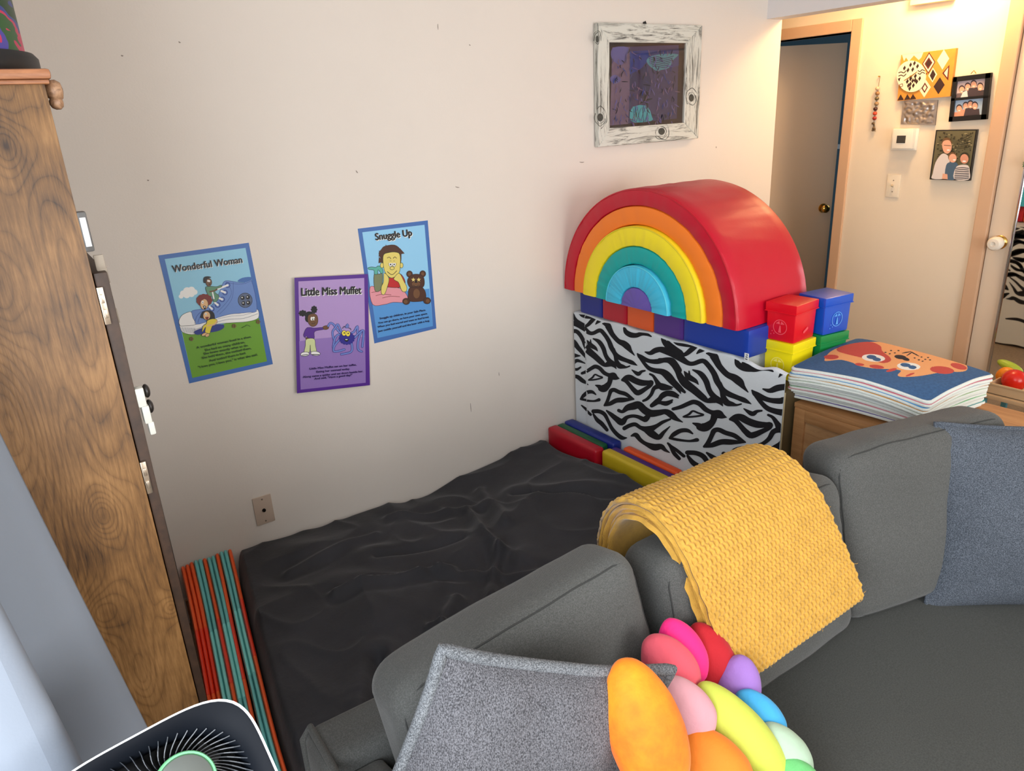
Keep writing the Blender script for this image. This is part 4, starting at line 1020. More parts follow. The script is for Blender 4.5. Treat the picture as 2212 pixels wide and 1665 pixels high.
# ------------------------------------------------------------------ dark covered floor mattress
velvet = mat('charcoal_velvet', (42, 42, 47), .8, bump=[('noise', 90, .15, .004), ('noise', 14, .25, .01)], sheen=.12, var=.22, varscale=4)
b = nb()
EH = [(.44, .215), (.8, .195), (1.14, .178), (1.5, .205), (1.70, .225), (1.89, .250)]
def eh(x):
    for (a, ha), (c, hc) in zip(EH, EH[1:]):
        if x <= c: t_ = max(0, (x - a) / (c - a)); return ha + (hc - ha) * t_
    return EH[-1][1]
def seg_d(px_, py_, a, c):
    ax, ay = a; bx, by = c; t_ = max(0, min(1, ((px_ - ax) * (bx - ax) + (py_ - ay) * (by - ay)) / ((bx - ax) ** 2 + (by - ay) ** 2)))
    return math.hypot(px_ - ax - t_ * (bx - ax), py_ - ay - t_ * (by - ay))
creases = [((1.28, 2.30), (1.20, 1.95), 1, .022), ((1.42, 2.42), (1.34, 2.08), 1, .016), ((1.20, 1.95), (1.05, 1.75), 1, .018), ((.62, 2.05), (1.02, 1.98), 1, .020), ((.98, 1.98), (1.25, 1.72), 1, .018), ((.74, 1.62), (.95, 1.80), 1, .020), ((.52, 1.52), (.60, 1.70), -1, .030),
           ((.66, 1.45), (.80, 1.62), 1, .022), ((.55, 2.3), (.9, 2.35), 1, .014), ((1.5, 2.25), (1.75, 1.9), -1, .020), ((1.0, 2.45), (1.35, 2.30), 1, .014), ((.80, 1.72), (1.10, 1.50), 1, .02), ((.85, 2.2), (1.15, 2.12), -1, .016)]
X0, X1, Y0, Y1 = .445, 1.905, 1.185, 2.585
def mright(y):
    for (a, ya), (c, yc) in zip(right, right[1:]):
        if y >= yc: return c + (a - c) * min(1, (y - yc) / (ya - yc))
    return right[-1][0]
def matt(u, v):
    y = Y0 + (Y1 - Y0) * v; xl = mright(y) + .003; x = xl + (X1 - xl) * u
    h = eh(x) * .98 + .035 * math.sin(math.pi * min(1, max(0, (Y1 - y) / 1.3))) 
    h += .022 * nz((x, y, 0), 2.6, 1) + .020 * (1 - abs(2.2 * nz((x + .3 * y + .05 * nz((x, y, 0), 4, 8), y, 0), 2.6, 2))) ** 2 + .010 * (1 - abs(2.2 * nz((x - .5 * y, y + x, 0), 4.2, 12))) ** 3 + .004 * nz((x, y, 0), 9, 3)
    wx = x + .02 * nz((x, y, 0), 6, 5); wy = y + .02 * nz((x, y, 0), 6, 6)
    for a, c, s, am in creases:
        d = seg_d(wx, wy, a, c); h += s * am * (math.exp(-(d / .020) ** 2) - .5 * math.exp(-((d - .045) / .03) ** 2))
    # rounded flanks falling to the floor
    e = min((x - xl) / .035, 1); f = min((X1 - x) / .05, 1); g = min((y - Y0) / .07, 1); k_ = min((Y1 - y) / .015, 1)
    h *= math.sqrt(max(0, 1 - (1 - e) ** 2)) ** .9 * math.sqrt(max(0, 1 - (1 - f) ** 2)) * math.sqrt(max(0, 1 - (1 - g) ** 2)) * (.86 + .14 * math.sqrt(max(0, 1 - (1 - k_) ** 2)))
    return V((x, y, max(.004, h)))
g_ = grid(b, 230, 200, matt)
low = [g_[i][0] for i in range(231)], [g_[i][200] for i in range(231)]
# close against the wall side down to the floor
rowb = [b.verts.new(V((v.co.x, v.co.y, .002))) for v in low[1]]
for i in range(230): b.faces.new((low[1][i], low[1][i + 1], rowb[i + 1], rowb[i]))
obj('floor_mattress', b, velvet, label='large floor mattress under a wrinkled charcoal cover behind the sofa', cat='mattress')

# ------------------------------------------------------------------ foam slabs on the floor against the zebra cover
def vinyl(name, c, rough=.42): return mat(name, c, rough, bump=[('noise', 26, .10, .004), ('noise', 220, .05, .001)], spec=.5)
slabs = [('red', (176, 10, 34), 1.912, 1.966, 2.236, 2.585, .300), ('green', (10, 84, 48), 1.968, 2.012, 2.262, 2.588, .296), ('blue', (18, 38, 128), 2.014, 2.068, 2.235, 2.588, .302),
         ('yellow', (206, 178, 34), 1.935, 1.985, 1.85, 2.225, .300), ('purple', (72, 34, 120), 1.987, 2.026, 1.862, 2.228, .292), ('orange', (226, 82, 26), 2.028, 2.070, 1.87, 2.19, .298)]
for nme, c, x0, x1, y0, y1, z1 in slabs:
    t = thing('foam_slab', '%s vinyl foam slab standing on edge at the foot of the zebra cover' % nme, 'foam block', ((x0 + x1) / 2, (y0 + y1) / 2, 0), 'foam slabs on the floor')
    mm = vinyl('vinyl_' + nme, c)
    b = nb(); hx, hy, hz = (x1 - x0) / 2, (y1 - y0) / 2, z1 / 2
    cc = V(((x0 + x1) / 2, (y0 + y1) / 2, z1 / 2))
    rslab(b, 6, 18, 14, (hx, hy, hz), .012, lambda q, cc=cc, hx=hx, hy=hy, hz=hz: cc + V((q.x * (1 + .06 * (1 - (q.y / hy) ** 2) * (1 - (q.z / hz) ** 2)), q.y, q.z)))
    obj('cover', b, mm, t)
    b = nb(); zz = z1 - .004
    tube(b, [V((x0 + .004, y0 + .006, .01)), V((x0 + .004, y0 + .006, zz - .006)), V((x0 + .006, y0 + .02, zz)), V((x0 + .006, y1 - .02, zz))], .0013, 6)
    obj('seam', b, mat('seam_' + nme, tuple(int(v * .7) for v in c), .5), t)

# ------------------------------------------------------------------ low shelves hidden under the zebra cover
pw = mat('shelf_panel', (92, 76, 48), .6, var=.1, varscale=10)
t = thing('low_shelf', 'low shelf unit standing under the zebra-print cover', 'shelf', (2.3, 2.1, 0))
b = nb(); box(b, 2.105, 2.49, 1.64, 1.66, 0, .826); box(b, 2.105, 2.49, 2.57, 2.59, 0, .826); box(b, 2.105, 2.49, 1.66, 2.57, .804, .826); box(b, 2.105, 2.49, 1.66, 2.57, .02, .04); box(b, 2.105, 2.12, 1.66, 2.57, .04, .804); box(b, 2.47, 2.49, 1.66, 2.57, .04, .804)
obj('body', b, pw, t, smooth=False)
t = thing('side_shelf', 'narrow brown shelf unit holding the four plastic boxes', 'shelf', (2.3, 1.53, 0))
b = nb(); box(b, 2.102, 2.51, 1.448, 1.462, 0, .75); box(b, 2.102, 2.51, 1.612, 1.628, 0, .75); box(b, 2.102, 2.51, 1.462, 1.612, .735, .75); box(b, 2.102, 2.51, 1.462, 1.612, .02, .035)
obj('body', b, pw, t, smooth=False)
obj('edge_band', B(2.094, 2.101, 1.444, 1.452, 0, .748), mat('cream_edge', (206, 190, 150), .5), t, smooth=False, label='cream front edge')
obj('back_panel', B(2.50, 2.515, 1.462, 1.612, .035, .735), pw, t, smooth=False)

# ------------------------------------------------------------------ zebra cover
zw = mat('zebra_white', (216, 222, 226), .95, bump=[('noise', 350, .5, .003)], sheen=.2)
zb = mat('zebra_black', (16, 16, 22), .95, bump=[('noise', 350, .5, .003)], sheen=.05)
ZY0, ZY1, ZZ = 1.437, 2.588, .832
def zx(y, z):   # front face of the cloth
    return 2.084 - .006 * math.sin(y * 9 + z * 2) * (1 - z / .9) - .004 * nz((y, z, 0), 5, 2) + (.006 if y > 2.50 else 0)
def ztop(y): return ZZ + .004 * math.sin(y * 31) + (.0 if y > 1.66 else -.008 * min(1, (1.66 - y) / .08) + .004 * math.sin(y * 60))
t = thing('zebra_cover', 'black and white zebra-print cloth draped over the shelf divider', 'cloth', (2.08, 2.0, 0))
def zcloth(u, v):
    y = ZY0 + (ZY1 - ZY0) * u; s = v
    if s < .62:      # front
        z = .01 + (ztop(y) - .012 - .01) * (s / .62); return V((zx(y, z), y, z))
    if s < .66:
        a = (s - .62) / .04 * math.pi / 2; z = ztop(y); return V((zx(y, z) + .012 * (1 - math.cos(a)), y, z - .012 + .012 * math.sin(a)))
    return V((2.10 + (2.50 - 2.10) * min(1, (s - .66) / .10) if s < .76 else 2.512, y, (ztop(y)) if s < .76 else ztop(y) - .815 * (s - .76) / .24))
def zc2(u, v): 
    y = ZY0 + (ZY1 - ZY0) * u
    if y < 1.64 and v > .66: v = .66
    return zcloth(u, v)
grid(b := nb(), 90, 100, zc2)
bmesh.ops.remove_doubles(b, verts=b.verts, dist=1e-5)
obj('cloth', b, zw, t, sharp=80)
# stripes (one repeat of the print, copied along the cloth)
Z1 = [
 [(150,460,60),(300,510,80),(400,560,90),(520,650,60),(600,660,55),(720,610,60),(800,680,60),(880,800,65),(930,920,70),(1000,1030,60),(1080,1100,70),(1200,1150,60),(1300,1190,60),(1390,1240,10)],
 [(400,540,40),(490,520,50),(580,430,60),(640,400,20)], [(640,500,15),(690,450,50),(750,430,30)],
 [(150,235,20),(210,215,45),(290,240,50)], [(290,250,20),(200,260,50),(210,340,55),(270,430,50),(380,510,60),(450,540,50)],
 [(310,300,15),(380,340,60),(450,360,60),(560,370,60),(640,380,40)],
 [(160,630,60),(270,630,60),(340,690,60),(400,790,60),(450,890,80),(520,980,100),(640,1080,90),(750,1180,80),(820,1230,60),(920,1200,100),(980,1240,60),(1020,1300,10)],
 [(600,760,20),(700,810,60),(780,920,65),(830,1060,60),(890,1150,70),(960,1210,80)],
 [(490,790,15),(530,850,60),(560,880,70),(640,930,50),(685,985,8)], [(550,780,15),(560,860,30)],
 [(160,800,60),(230,830,80),(300,920,70),(370,1000,60),(430,1080,40),(460,1140,8)],
 [(770,490,20),(850,510,90),(900,600,80),(950,690,70),(1050,800,70),(1150,850,90),(1220,910,90),(1270,980,50),(1340,1060,12)],
 [(950,950,70),(1000,1050,60),(1020,1150,60),(1070,1240,80),(1140,1260,60),(1200,1270,30),(1260,1250,20)],
 [(1160,570,40),(1190,640,70),(1270,690,80),(1370,700,70),(1470,670,60),(1560,680,50),(1640,720,20)],
 [(1390,1030,20),(1450,1090,70),(1600,1160,60),(1750,1170,75),(1900,1140,70),(2010,1150,75),(2080,1220,70),(2140,1330,80)],
 [(1450,1110,50),(1520,1210,50),(1600,1290,60),(1700,1330,70),(1850,1360,90),(1950,1430,100),(2050,1540,80),(2150,1640,70),(2240,1720,40)],
 [(1530,1000,20),(1620,1020,60),(1720,970,80),(1840,950,75),(1950,990,90),(2070,1010,100),(2164,1030,90)],
 [(1940,810,40),(1990,880,70),(2080,950,70),(2164,1000,60)],
 [(370,1390,40),(470,1350,50),(570,1290,55),(640,1260,60),(720,1290,60),(800,1370,60),(880,1410,60),(960,1430,110),(1020,1460,70),(1075,1475,10)],
 [(920,1440,80),(900,1540,70),(860,1600,90),(800,1650,110),(740,1648,100),(700,1620,60),(640,1598,20)],
 [(1300,1320,15),(1370,1370,50),(1420,1390,60),(1470,1350,40),(1530,1335,25)],
 [(1130,1500,40),(1200,1450,60),(1270,1460,90),(1360,1510,90),(1480,1550,90),(1600,1550,70),(1650,1540,60),(1640,1590,55),(1560,1650,60),(1420,1728,80),(1340,1678,70),(1270,1598,60),(1200,1520,60),(1150,1500,50)],
 [(1620,1395,30),(1680,1430,40),(1740,1520,60),(1790,1600,90),(1880,1620,80),(2030,1635,15)], [(1790,1608,80),(1700,1648,60),(1650,1758,50),(1580,1838,45),(1510,1873,35)],
 [(175,1000,15),(210,1060,70),(340,1075,15)], [(210,1200,60),(290,1160,50),(430,1210,15)], [(220,1310,40),(280,1320,40),(345,1280,25)], [(240,1440,50),(300,1460,60),(390,1530,60),(500,1590,12)]]
Z1c = [[(510,1500,20),(580,1460,35),(630,1405,30),(700,1430,30),(770,1455,30),(700,1480,30),(600,1500,30),(520,1505,30)]]
Z3 = [
 [(350,350,30),(400,290,55),(480,230,55),(570,220,50),(640,265,20)], [(350,355,35),(450,375,35),(600,385,30),(700,360,50)],
 [(800,460,30),(850,390,50),(890,280,50),(920,200,60),(980,180,60),(1070,220,60),(1180,250,60),(1260,300,50),(1340,345,20)], [(800,460,30),(900,430,60),(1020,370,70),(1150,360,70),(1340,345,20)],
 [(1660,460,60),(1740,400,80),(1800,340,70),(1850,270,70),(1930,230,60),(2030,240,60),(2120,285,40)], [(1740,400,60),(1830,410,50),(1920,410,50),(2020,365,25)],
 [(1060,550,50),(1130,570,50),(1220,500,90),(1330,470,110),(1430,450,110),(1530,540,110),(1640,600,110),(1780,590,90),(1920,570,70),(2020,630,70),(2130,720,20)],
 [(1620,620,60),(1550,700,90),(1500,700,70),(1400,660,55),(1300,650,50),(1200,680,60),(1120,760,100),(1020,700,80),(920,620,60),(840,555,25)],
 [(1165,870,60),(1260,820,60),(1360,800,60),(1460,860,60),(1600,890,100),(1740,830,60),(1850,760,50),(1980,710,30)], [(1560,900,90),(1660,970,110),(1780,1030,80),(1870,940,50),(1975,840,15)],
 [(1290,1005,25),(1370,990,70),(1450,1080,60),(1550,1150,60),(1700,1210,100),(1820,1200,80),(1890,1260,50),(1970,1310,12)],
 [(590,570,60),(700,570,60),(800,620,60),(870,740,50),(940,870,55),(1040,980,60),(1130,1040,60),(1210,1040,15)], [(590,620,30),(660,720,60),(750,790,65),(850,900,50)],
 [(360,470,20),(440,540,40),(540,630,40)], [(1940,1140,30),(1990,1200,50),(2050,1320,60),(2140,1420,50)]]
def zmap(ox, oy, dy, rear=False):
    def f(x, y):
        p = PX(ox + x * .120148, oy + y * .12012, 2.084); yy = min(ZY1 - .001, max(ZY0 + .001, p.y + dy)); zz = max(.012, p.z)
        if rear: return V((2.512 + .0012, min(ZY1, max(1.65, 4.15 - yy)), max(.14, min(.824, zz * .98))))
        zz = min(zz, ztop(yy) - .006); return V((zx(yy, zz) - .0014, yy, zz))
    return f
b = nb()
for rear in (False, True):
    b = nb()
    for dy in (0, -.589, -1.178):
        for lst, ox, oy in ((Z1, 1210, 640), (Z3, 1210, 820)):
            for s in lst:
                s = [(q[0], q[1], q[2] * 1.22) for q in s]
                if dy == -1.178:
                    s = [q for q in s if q[0] < 1000]
                    if len(s) < 3: continue
                stroke(b, s, zmap(ox, oy, dy, rear))
        if dy > -1: stroke(b, Z1c[0], zmap(1210, 640, dy, rear), closed=True)
    stroke(b, [(1290, 700, 50), (1400, 780, 110), (1500, 800, 120), (1650, 800, 70), (1820, 830, 30)], zmap(1450, 700, 0, rear)); stroke(b, [(2080, 850, 60), (1990, 890, 60), (1940, 950, 20)], zmap(1450, 700, 0, rear))
    # lower continuation of the print nearer the floor
    for dy in (0, -.30, -.6, -.9):
        stroke(b, [(400, 1500, 40), (520, 1600, 70), (700, 1680, 80), (900, 1720, 40)], zmap(1210, 820, dy + .1, rear)); stroke(b, [(700, 1250, 30), (900, 1350, 80), (1100, 1400, 70), (1300, 1530, 30)], zmap(1210, 820, dy + .1, rear))
    obj('printed_stripes', b, zb, t, smooth=False)

# ------------------------------------------------------------------ foam blocks on the cover
BZ0, BZ1 = .838, .944
rows = [('navy', (22, 40, 132), 2.529, 2.378, 'leftmost, against the wall'), ('dark red', (182, 14, 40), 2.376, 2.222, 'between the navy and orange blocks'), ('orange', (232, 92, 34), 2.220, 2.067, 'third from the wall'), ('purple', (84, 48, 132), 2.065, 1.906, 'fourth from the wall')]
for nme, c, y1, y0, where in rows:
    b = nb(); cc = V((2.08 + .16, (y0 + y1) / 2, (BZ0 + BZ1) / 2)); hx, hy, hz = .16, (y1 - y0) / 2, (BZ1 - BZ0) / 2
    rslab(b, 14, 10, 8, (hx, hy, hz), .008, lambda q, cc=cc: cc + q)
    obj('foam_block', b, vinyl('vinyl_' + nme.replace(' ', '_') + '_block', c), label='%s square-ended foam block under the rainbow arches, %s' % (nme, where), cat='foam block', group='foam blocks under the rainbow')
t = thing('foam_block', 'long blue foam block with a small white tag, under the rainbow, right end', 'foam block', (2.24, 1.75, BZ0), 'foam blocks under the rainbow')
b = nb(); cc = V((2.24, (1.597 + 1.904) / 2, (BZ0 + BZ1) / 2)); rslab(b, 14, 14, 8, (.16, (1.904 - 1.597) / 2, (BZ1 - BZ0) / 2), .009, lambda q, cc=cc: cc + q)
obj('cover', b, vinyl('vinyl_blue_block', (20, 58, 158)), t)
p = PX(1612, 771, 2.077); b = nb(); box(b, 2.0765, 2.0785, p.y - .010, p.y + .008, p.z - .014, p.z + .014)
tg = obj('care_tag', b, mat('tag_white', (226, 228, 230), .6), t, smooth=False)
b = nb()
for k in range(3): box(b, 2.0758, 2.0764, p.y - .006, p.y + .004 - k * .002, p.z - .009 + k * .008, p.z - .006 + k * .008)
obj('tag_print', b, mat('tag_black', (20, 20, 26), .6), tg, smooth=False)

# ------------------------------------------------------------------ rainbow arches
RC = V((0, 2.105, .946))
def arch(ri, ro, x0, x1, sz=.953, bev=.010, n=110, pinch=0):
    """half ring prism; ri=0 gives a half disc"""
    b = nb()
    prof = []   # (radius, x) outline of the cross section, going round
    if ri > 0: prof = [(ri, x0 + bev), (ri + bev * .3, x0 + bev * .3), (ri + bev, x0), (ro - bev, x0), (ro - bev * .3, x0 + bev * .3), (ro, x0 + bev)] + [(ro, x0 + bev + (x1 - x0 - 2 * bev) * i / 8) for i in range(1, 8)] + [(ro, x1 - bev), (ro - bev * .3, x1 - bev * .3), (ro - bev, x1), (ri + bev, x1), (ri, x1 - bev)]
    else: prof = [(.001, x0), (ro - bev, x0), (ro - bev * .3, x0 + bev * .3), (ro, x0 + bev), (ro, x1 - bev), (ro - bev * .3, x1 - bev * .3), (ro - bev, x1), (.001, x1)]
    rings = []
    for i in range(n + 1):
        a = math.pi * i / n
        ring = []
        for r, x in prof:
            rr = r + (.0015 * noise.noise(V((a * 9, x * 20, r * 5))) if r > ro - .001 and ro > .45 else 0)
            wr = .0028 * nz((a * 7, r * 14, ro * 30), 1.6, 3) + .0016 * nz((a * 26, r * 9, ro * 30), 1.0, 5) if x < x0 + .02 and r > .01 else 0
            if ro > .45 and r > ro - .001 and x0 + .02 < x < x1 - .02: rr += .0035 * nz((a * 5, x * 16, ro * 9), 1.5, 4) + .0016 * nz((a * 16, x * 7, ro * 9), 1.5, 6)
            ring.append(b.verts.new(V((x + wr, RC.y + rr * math.cos(a), RC.z + rr * math.sin(a) * sz))))
        rings.append(ring)
    m_ = len(prof)
    for a, c in zip(rings, rings[1:]):
        for k in range(m_): b.faces.new((a[k], a[(k + 1) % m_], c[(k + 1) % m_], c[k]))
    b.faces.new(rings[0]); b.faces.new(rings[-1][::-1])
    return b
def piping(r, x, rad=.003, n=56, sz=.953):
    return tube(nb(), [V((x, RC.y + r * math.cos(math.pi * i / n), RC.z + .002 + r * math.sin(math.pi * i / n) * sz)) for i in range(n + 1)], rad, 8)
rv = mat('rainbow_red', (192, 6, 40), .40, bump=[('noise', 9, .12, .012), ('noise', 300, .05, .001)])
G = 'nested rainbow arches'
t = thing('foam_arch', 'largest red and orange foam arch of the rainbow, outermost', 'soft play arch', (2.24, RC.y, RC.z), G)
ob = obj('outer_band', arch(.4185, .487, 2.040, 2.445), rv, t, label='red band and curved top')
obj('piping', piping(.480, 2.0425, .0035), mat('rainbow_red_seam', (186, 6, 36), .4), ob)
obj('piping', piping(.4835, 2.060, .0022), MATS['rainbow_red_seam'], ob)
obj('inner_band', arch(.342, .418, 2.041, 2.445), vinyl('rainbow_orange', (250, 128, 34), .5), t, label='orange band')
t = thing('foam_arch', 'yellow and teal foam arch nested inside the orange band', 'soft play arch', (2.24, RC.y, RC.z), G)
yo = obj('outer_band', arch(.2565, .339, 2.027, 2.435), vinyl('rainbow_yellow', (250, 226, 34), .5), t, label='yellow band')
obj('piping', piping(.333, 2.0285, .0028), mat('yellow_seam', (226, 206, 40), .5), yo)
obj('inner_band', arch(.182, .256, 2.028, 2.435), vinyl('rainbow_teal', (0, 166, 160), .5), t, label='teal band')
t = thing('foam_arch', 'smallest foam arch in light blue with purple half-circle centre', 'soft play arch', (2.24, RC.y, RC.z), G)
bo = obj('outer_band', arch(.0865, .179, 2.016, 2.43), vinyl('rainbow_sky', (66, 192, 226), .5), t, label='light blue band')
obj('piping', piping(.174, 2.0175, .0026), mat('sky_seam', (90, 206, 230), .5), bo)
obj('centre', arch(0, .086, 2.018, 2.43, bev=.006, n=30), vinyl('rainbow_purple', (104, 84, 168), .5), t, label='purple half disc')

# ------------------------------------------------------------------ four plastic boxes
def pbox(name_, c, ctr, rot, z0, label, hi, top_col=None):
    t = thing('storage_box', label, 'box', (ctr[0], ctr[1], z0), 'lidded plastic boxes')
    M = Matrix.Translation(V((ctr[0], ctr[1], z0))) @ Matrix.Rotation(math.radians(rot), 4, 'Z')
    hx, hy, h = .072, .061, .139
    pm_ = mat('plastic_' + name_, c, .28, bump=[('noise', 30, .05, .002)])
    b = nb()
    box(b, -hx * .94, hx * .94, -hy * .94, hy * .94, 0, h - .028, .006)
    for v in b.verts:
        k = .95 + .05 * v.co.z / h; v.co.x *= k; v.co.y *= k
    b.transform(M); body = obj('body', b, pm_, t)
    b = nb(); box(b, -hx, hx, -hy, hy, h - .032, h, .004); b.transform(M); lid = obj('lid', b, pm_ if not top_col else pm_, t)
    b = nb(); box(b, -hx - .0015, hx + .0015, -hy - .0015, hy + .0015, h - .034, h - .030, .001); b.transform(M); obj('rim', b, pm_, lid)
    em = mat('emblem_' + name_, hi, .35)
    for face in (0, 1):      # raised ball emblem on the two visible sides
        b = nb()
        F = (Matrix(((0, 0, -1, -hx * .925), (-1, 0, 0, 0), (0, 1, 0, h * .38), (0, 0, 0, 1))) if face == 0 else Matrix(((1, 0, 0, 0), (0, 0, -1, -hy * .925), (0, 1, 0, h * .38), (0, 0, 0, 1))))
        if (face == 1) == (name_ in ('red', 'yellow')):
            if face == 1:     # small rounded logo bar
                b = nb(); stroke(b, [(-.006, -.020, .010), (.014, -.010, .010)], lambda x, y: V((x, y, .0012)), n=2); stroke(b, [(-.002, -.018, .004), (.010, -.012, .004)], lambda x, y: V((x, y, .0016)), n=2)
                b.transform(M @ F); obj('logo', b, em, body, smooth=False)
            continue
        r = .026
        stroke(b, [(r * math.cos(a), r * math.sin(a), .003) for a in [i * .42 for i in range(15)]], lambda x, y: V((x, y, .0012)), n=3, closed=True)
        flat(b, [(-.006, -.020), (.006, -.020), (.002, .006), (-.002, .006)], lambda x, y: V((x, y, .0014)))
        flat(b, [(-.018, .012), (-.004, .022), (-.001, .010)], lambda x, y: V((x, y, .0014))); flat(b, [(.018, .012), (.004, .022), (.001, .010)], lambda x, y: V((x, y, .0014)))
        for (x, y) in ((-.034, -.030), (-.022, -.026), (-.030, -.018)): disc(b, x, y, .0022, .0022, lambda a, c_: V((a, c_, .0014)), n=8)
        b.transform(M @ F); obj('emblem', b, em, body, smooth=False)
    return t
pbox('yellow', (242, 224, 20), (2.256, 1.553), 3, .752, 'yellow lidded plastic box at the bottom, beside the stacked towels', (250, 238, 120))
pbox('red', (214, 16, 34), (2.256, 1.555), 4, .892, 'red lidded plastic box on top of the yellow one', (236, 84, 92))
pbox('green', (20, 132, 66), (2.424, 1.535), -8, .752, 'green lidded plastic box half hidden behind the towels', (90, 190, 120))
pbox('blue', (18, 78, 186), (2.424, 1.533), -7, .892, 'blue lidded plastic box with pale dusty lid on the green one', (80, 150, 226))

# ------------------------------------------------------------------ wooden cabinet with towels
oak = wood_dir('oak_front', 'Y', (190, 140, 92), (158, 108, 64), 20, .1, .4, .7, .12, .45, .6)
oakp = wood_dir('oak_panel', 'Y', (196, 152, 106), (168, 122, 80), 14, .15, .4, .7, .1, .45, .8)
t = thing('wooden_cabinet', 'light oak cabinet behind the sofa carrying the towel stack', 'cabinet', (2.37, 1.1, 0))
obj('body', B(2.166, 2.60, .80, 1.435, 0, .684, .002), oak, t)
obj('top', B(2.150, 2.61, .79, 1.441, .684, .702, .003), oak, t)
b = nb()
for (y0, y1, z0, z1) in ((1.395, 1.437, .02, .684), (.80, .84, .02, .684), (.84, 1.395, .64, .684), (.84, 1.395, .02, .07)): box(b, 2.148, 2.166, y0, y1, z0, z1, .002)
fr_ = obj('door', b, oak, t)
obj('door_panel', B(2.158, 2.167, .84, 1.395, .07, .64), oakp, fr_, smooth=False)
# towels
L_, F_, R_, Bk = V((2.118, 1.452)), V((2.172, 1.000)), V((2.520, .972)), V((2.580, 1.485))
def tw(u, v, off=(0, 0)):  # u: L->F , v: to back
    p = (L_ * (1 - u) + F_ * u) * (1 - v) + (Bk * (1 - u) + R_ * u) * v
    return V((p.x + off[0], p.y + off[1]))
def sag(u, v, k):
    c = (u - .5); d = (v - .5)
    return .010 * math.sin(math.pi * u) * (1 - .2 * k) - .012 * (abs(2 * c) ** 3) * (1 - k * .7) + .008 * math.sin(math.pi * v) - .014 * max(0, u - .55) * 2 * (1 - v) + .012 * max(0, u - .4) * math.sin(math.pi * v) + .003 * nz((u * 3, v * 3, k * 9), 1, 1)
NT = 12; TZ0 = .716; TH = .0108
cols = [(110, 84, 170), (44, 150, 150), (120, 190, 200), (206, 140, 150), (110, 190, 120), (64, 120, 170), (120, 190, 130), (150, 190, 110), (226, 160, 70), (90, 150, 200), (210, 110, 130), (38, 84, 130)]
terry = mat('terry_white', (226, 232, 226), .95, bump=[('noise', 260, .6, .003)], sheen=.3)
toff = {}
random.seed(12)
posw = ['bottom of', 'second from bottom of', 'third from bottom of', 'fourth from bottom of', 'fifth from bottom of', 'sixth from bottom of', 'seventh from bottom of', 'fourth below the top of', 'third below the top of', 'second below the top of', 'directly under the top of', 'top of']
cn = ['purple', 'deep teal', 'pale aqua', 'pink', 'green', 'blue', 'pale green', 'lime', 'orange', 'light blue', 'rose', 'navy']
cat_px = dict(
 face=[(1780,778),(1790,762),(1808,752),(1830,748),(1860,740),(1890,738),(1920,740),(1960,746),(2000,752),(2040,762),(2075,776),(2088,790),(2086,800),(2070,803),(2040,802),(2020,806),(1985,812),(1950,814),(1938,810),(1945,800),(1920,797),(1890,796),(1855,790),(1840,783),(1815,777),(1792,779)],
 red=[(1808,752),(1830,744),(1860,739),(1884,739),(1902,748),(1905,758),(1922,772),(1922,780),(1905,784),(1880,776),(1850,770),(1812,760)])
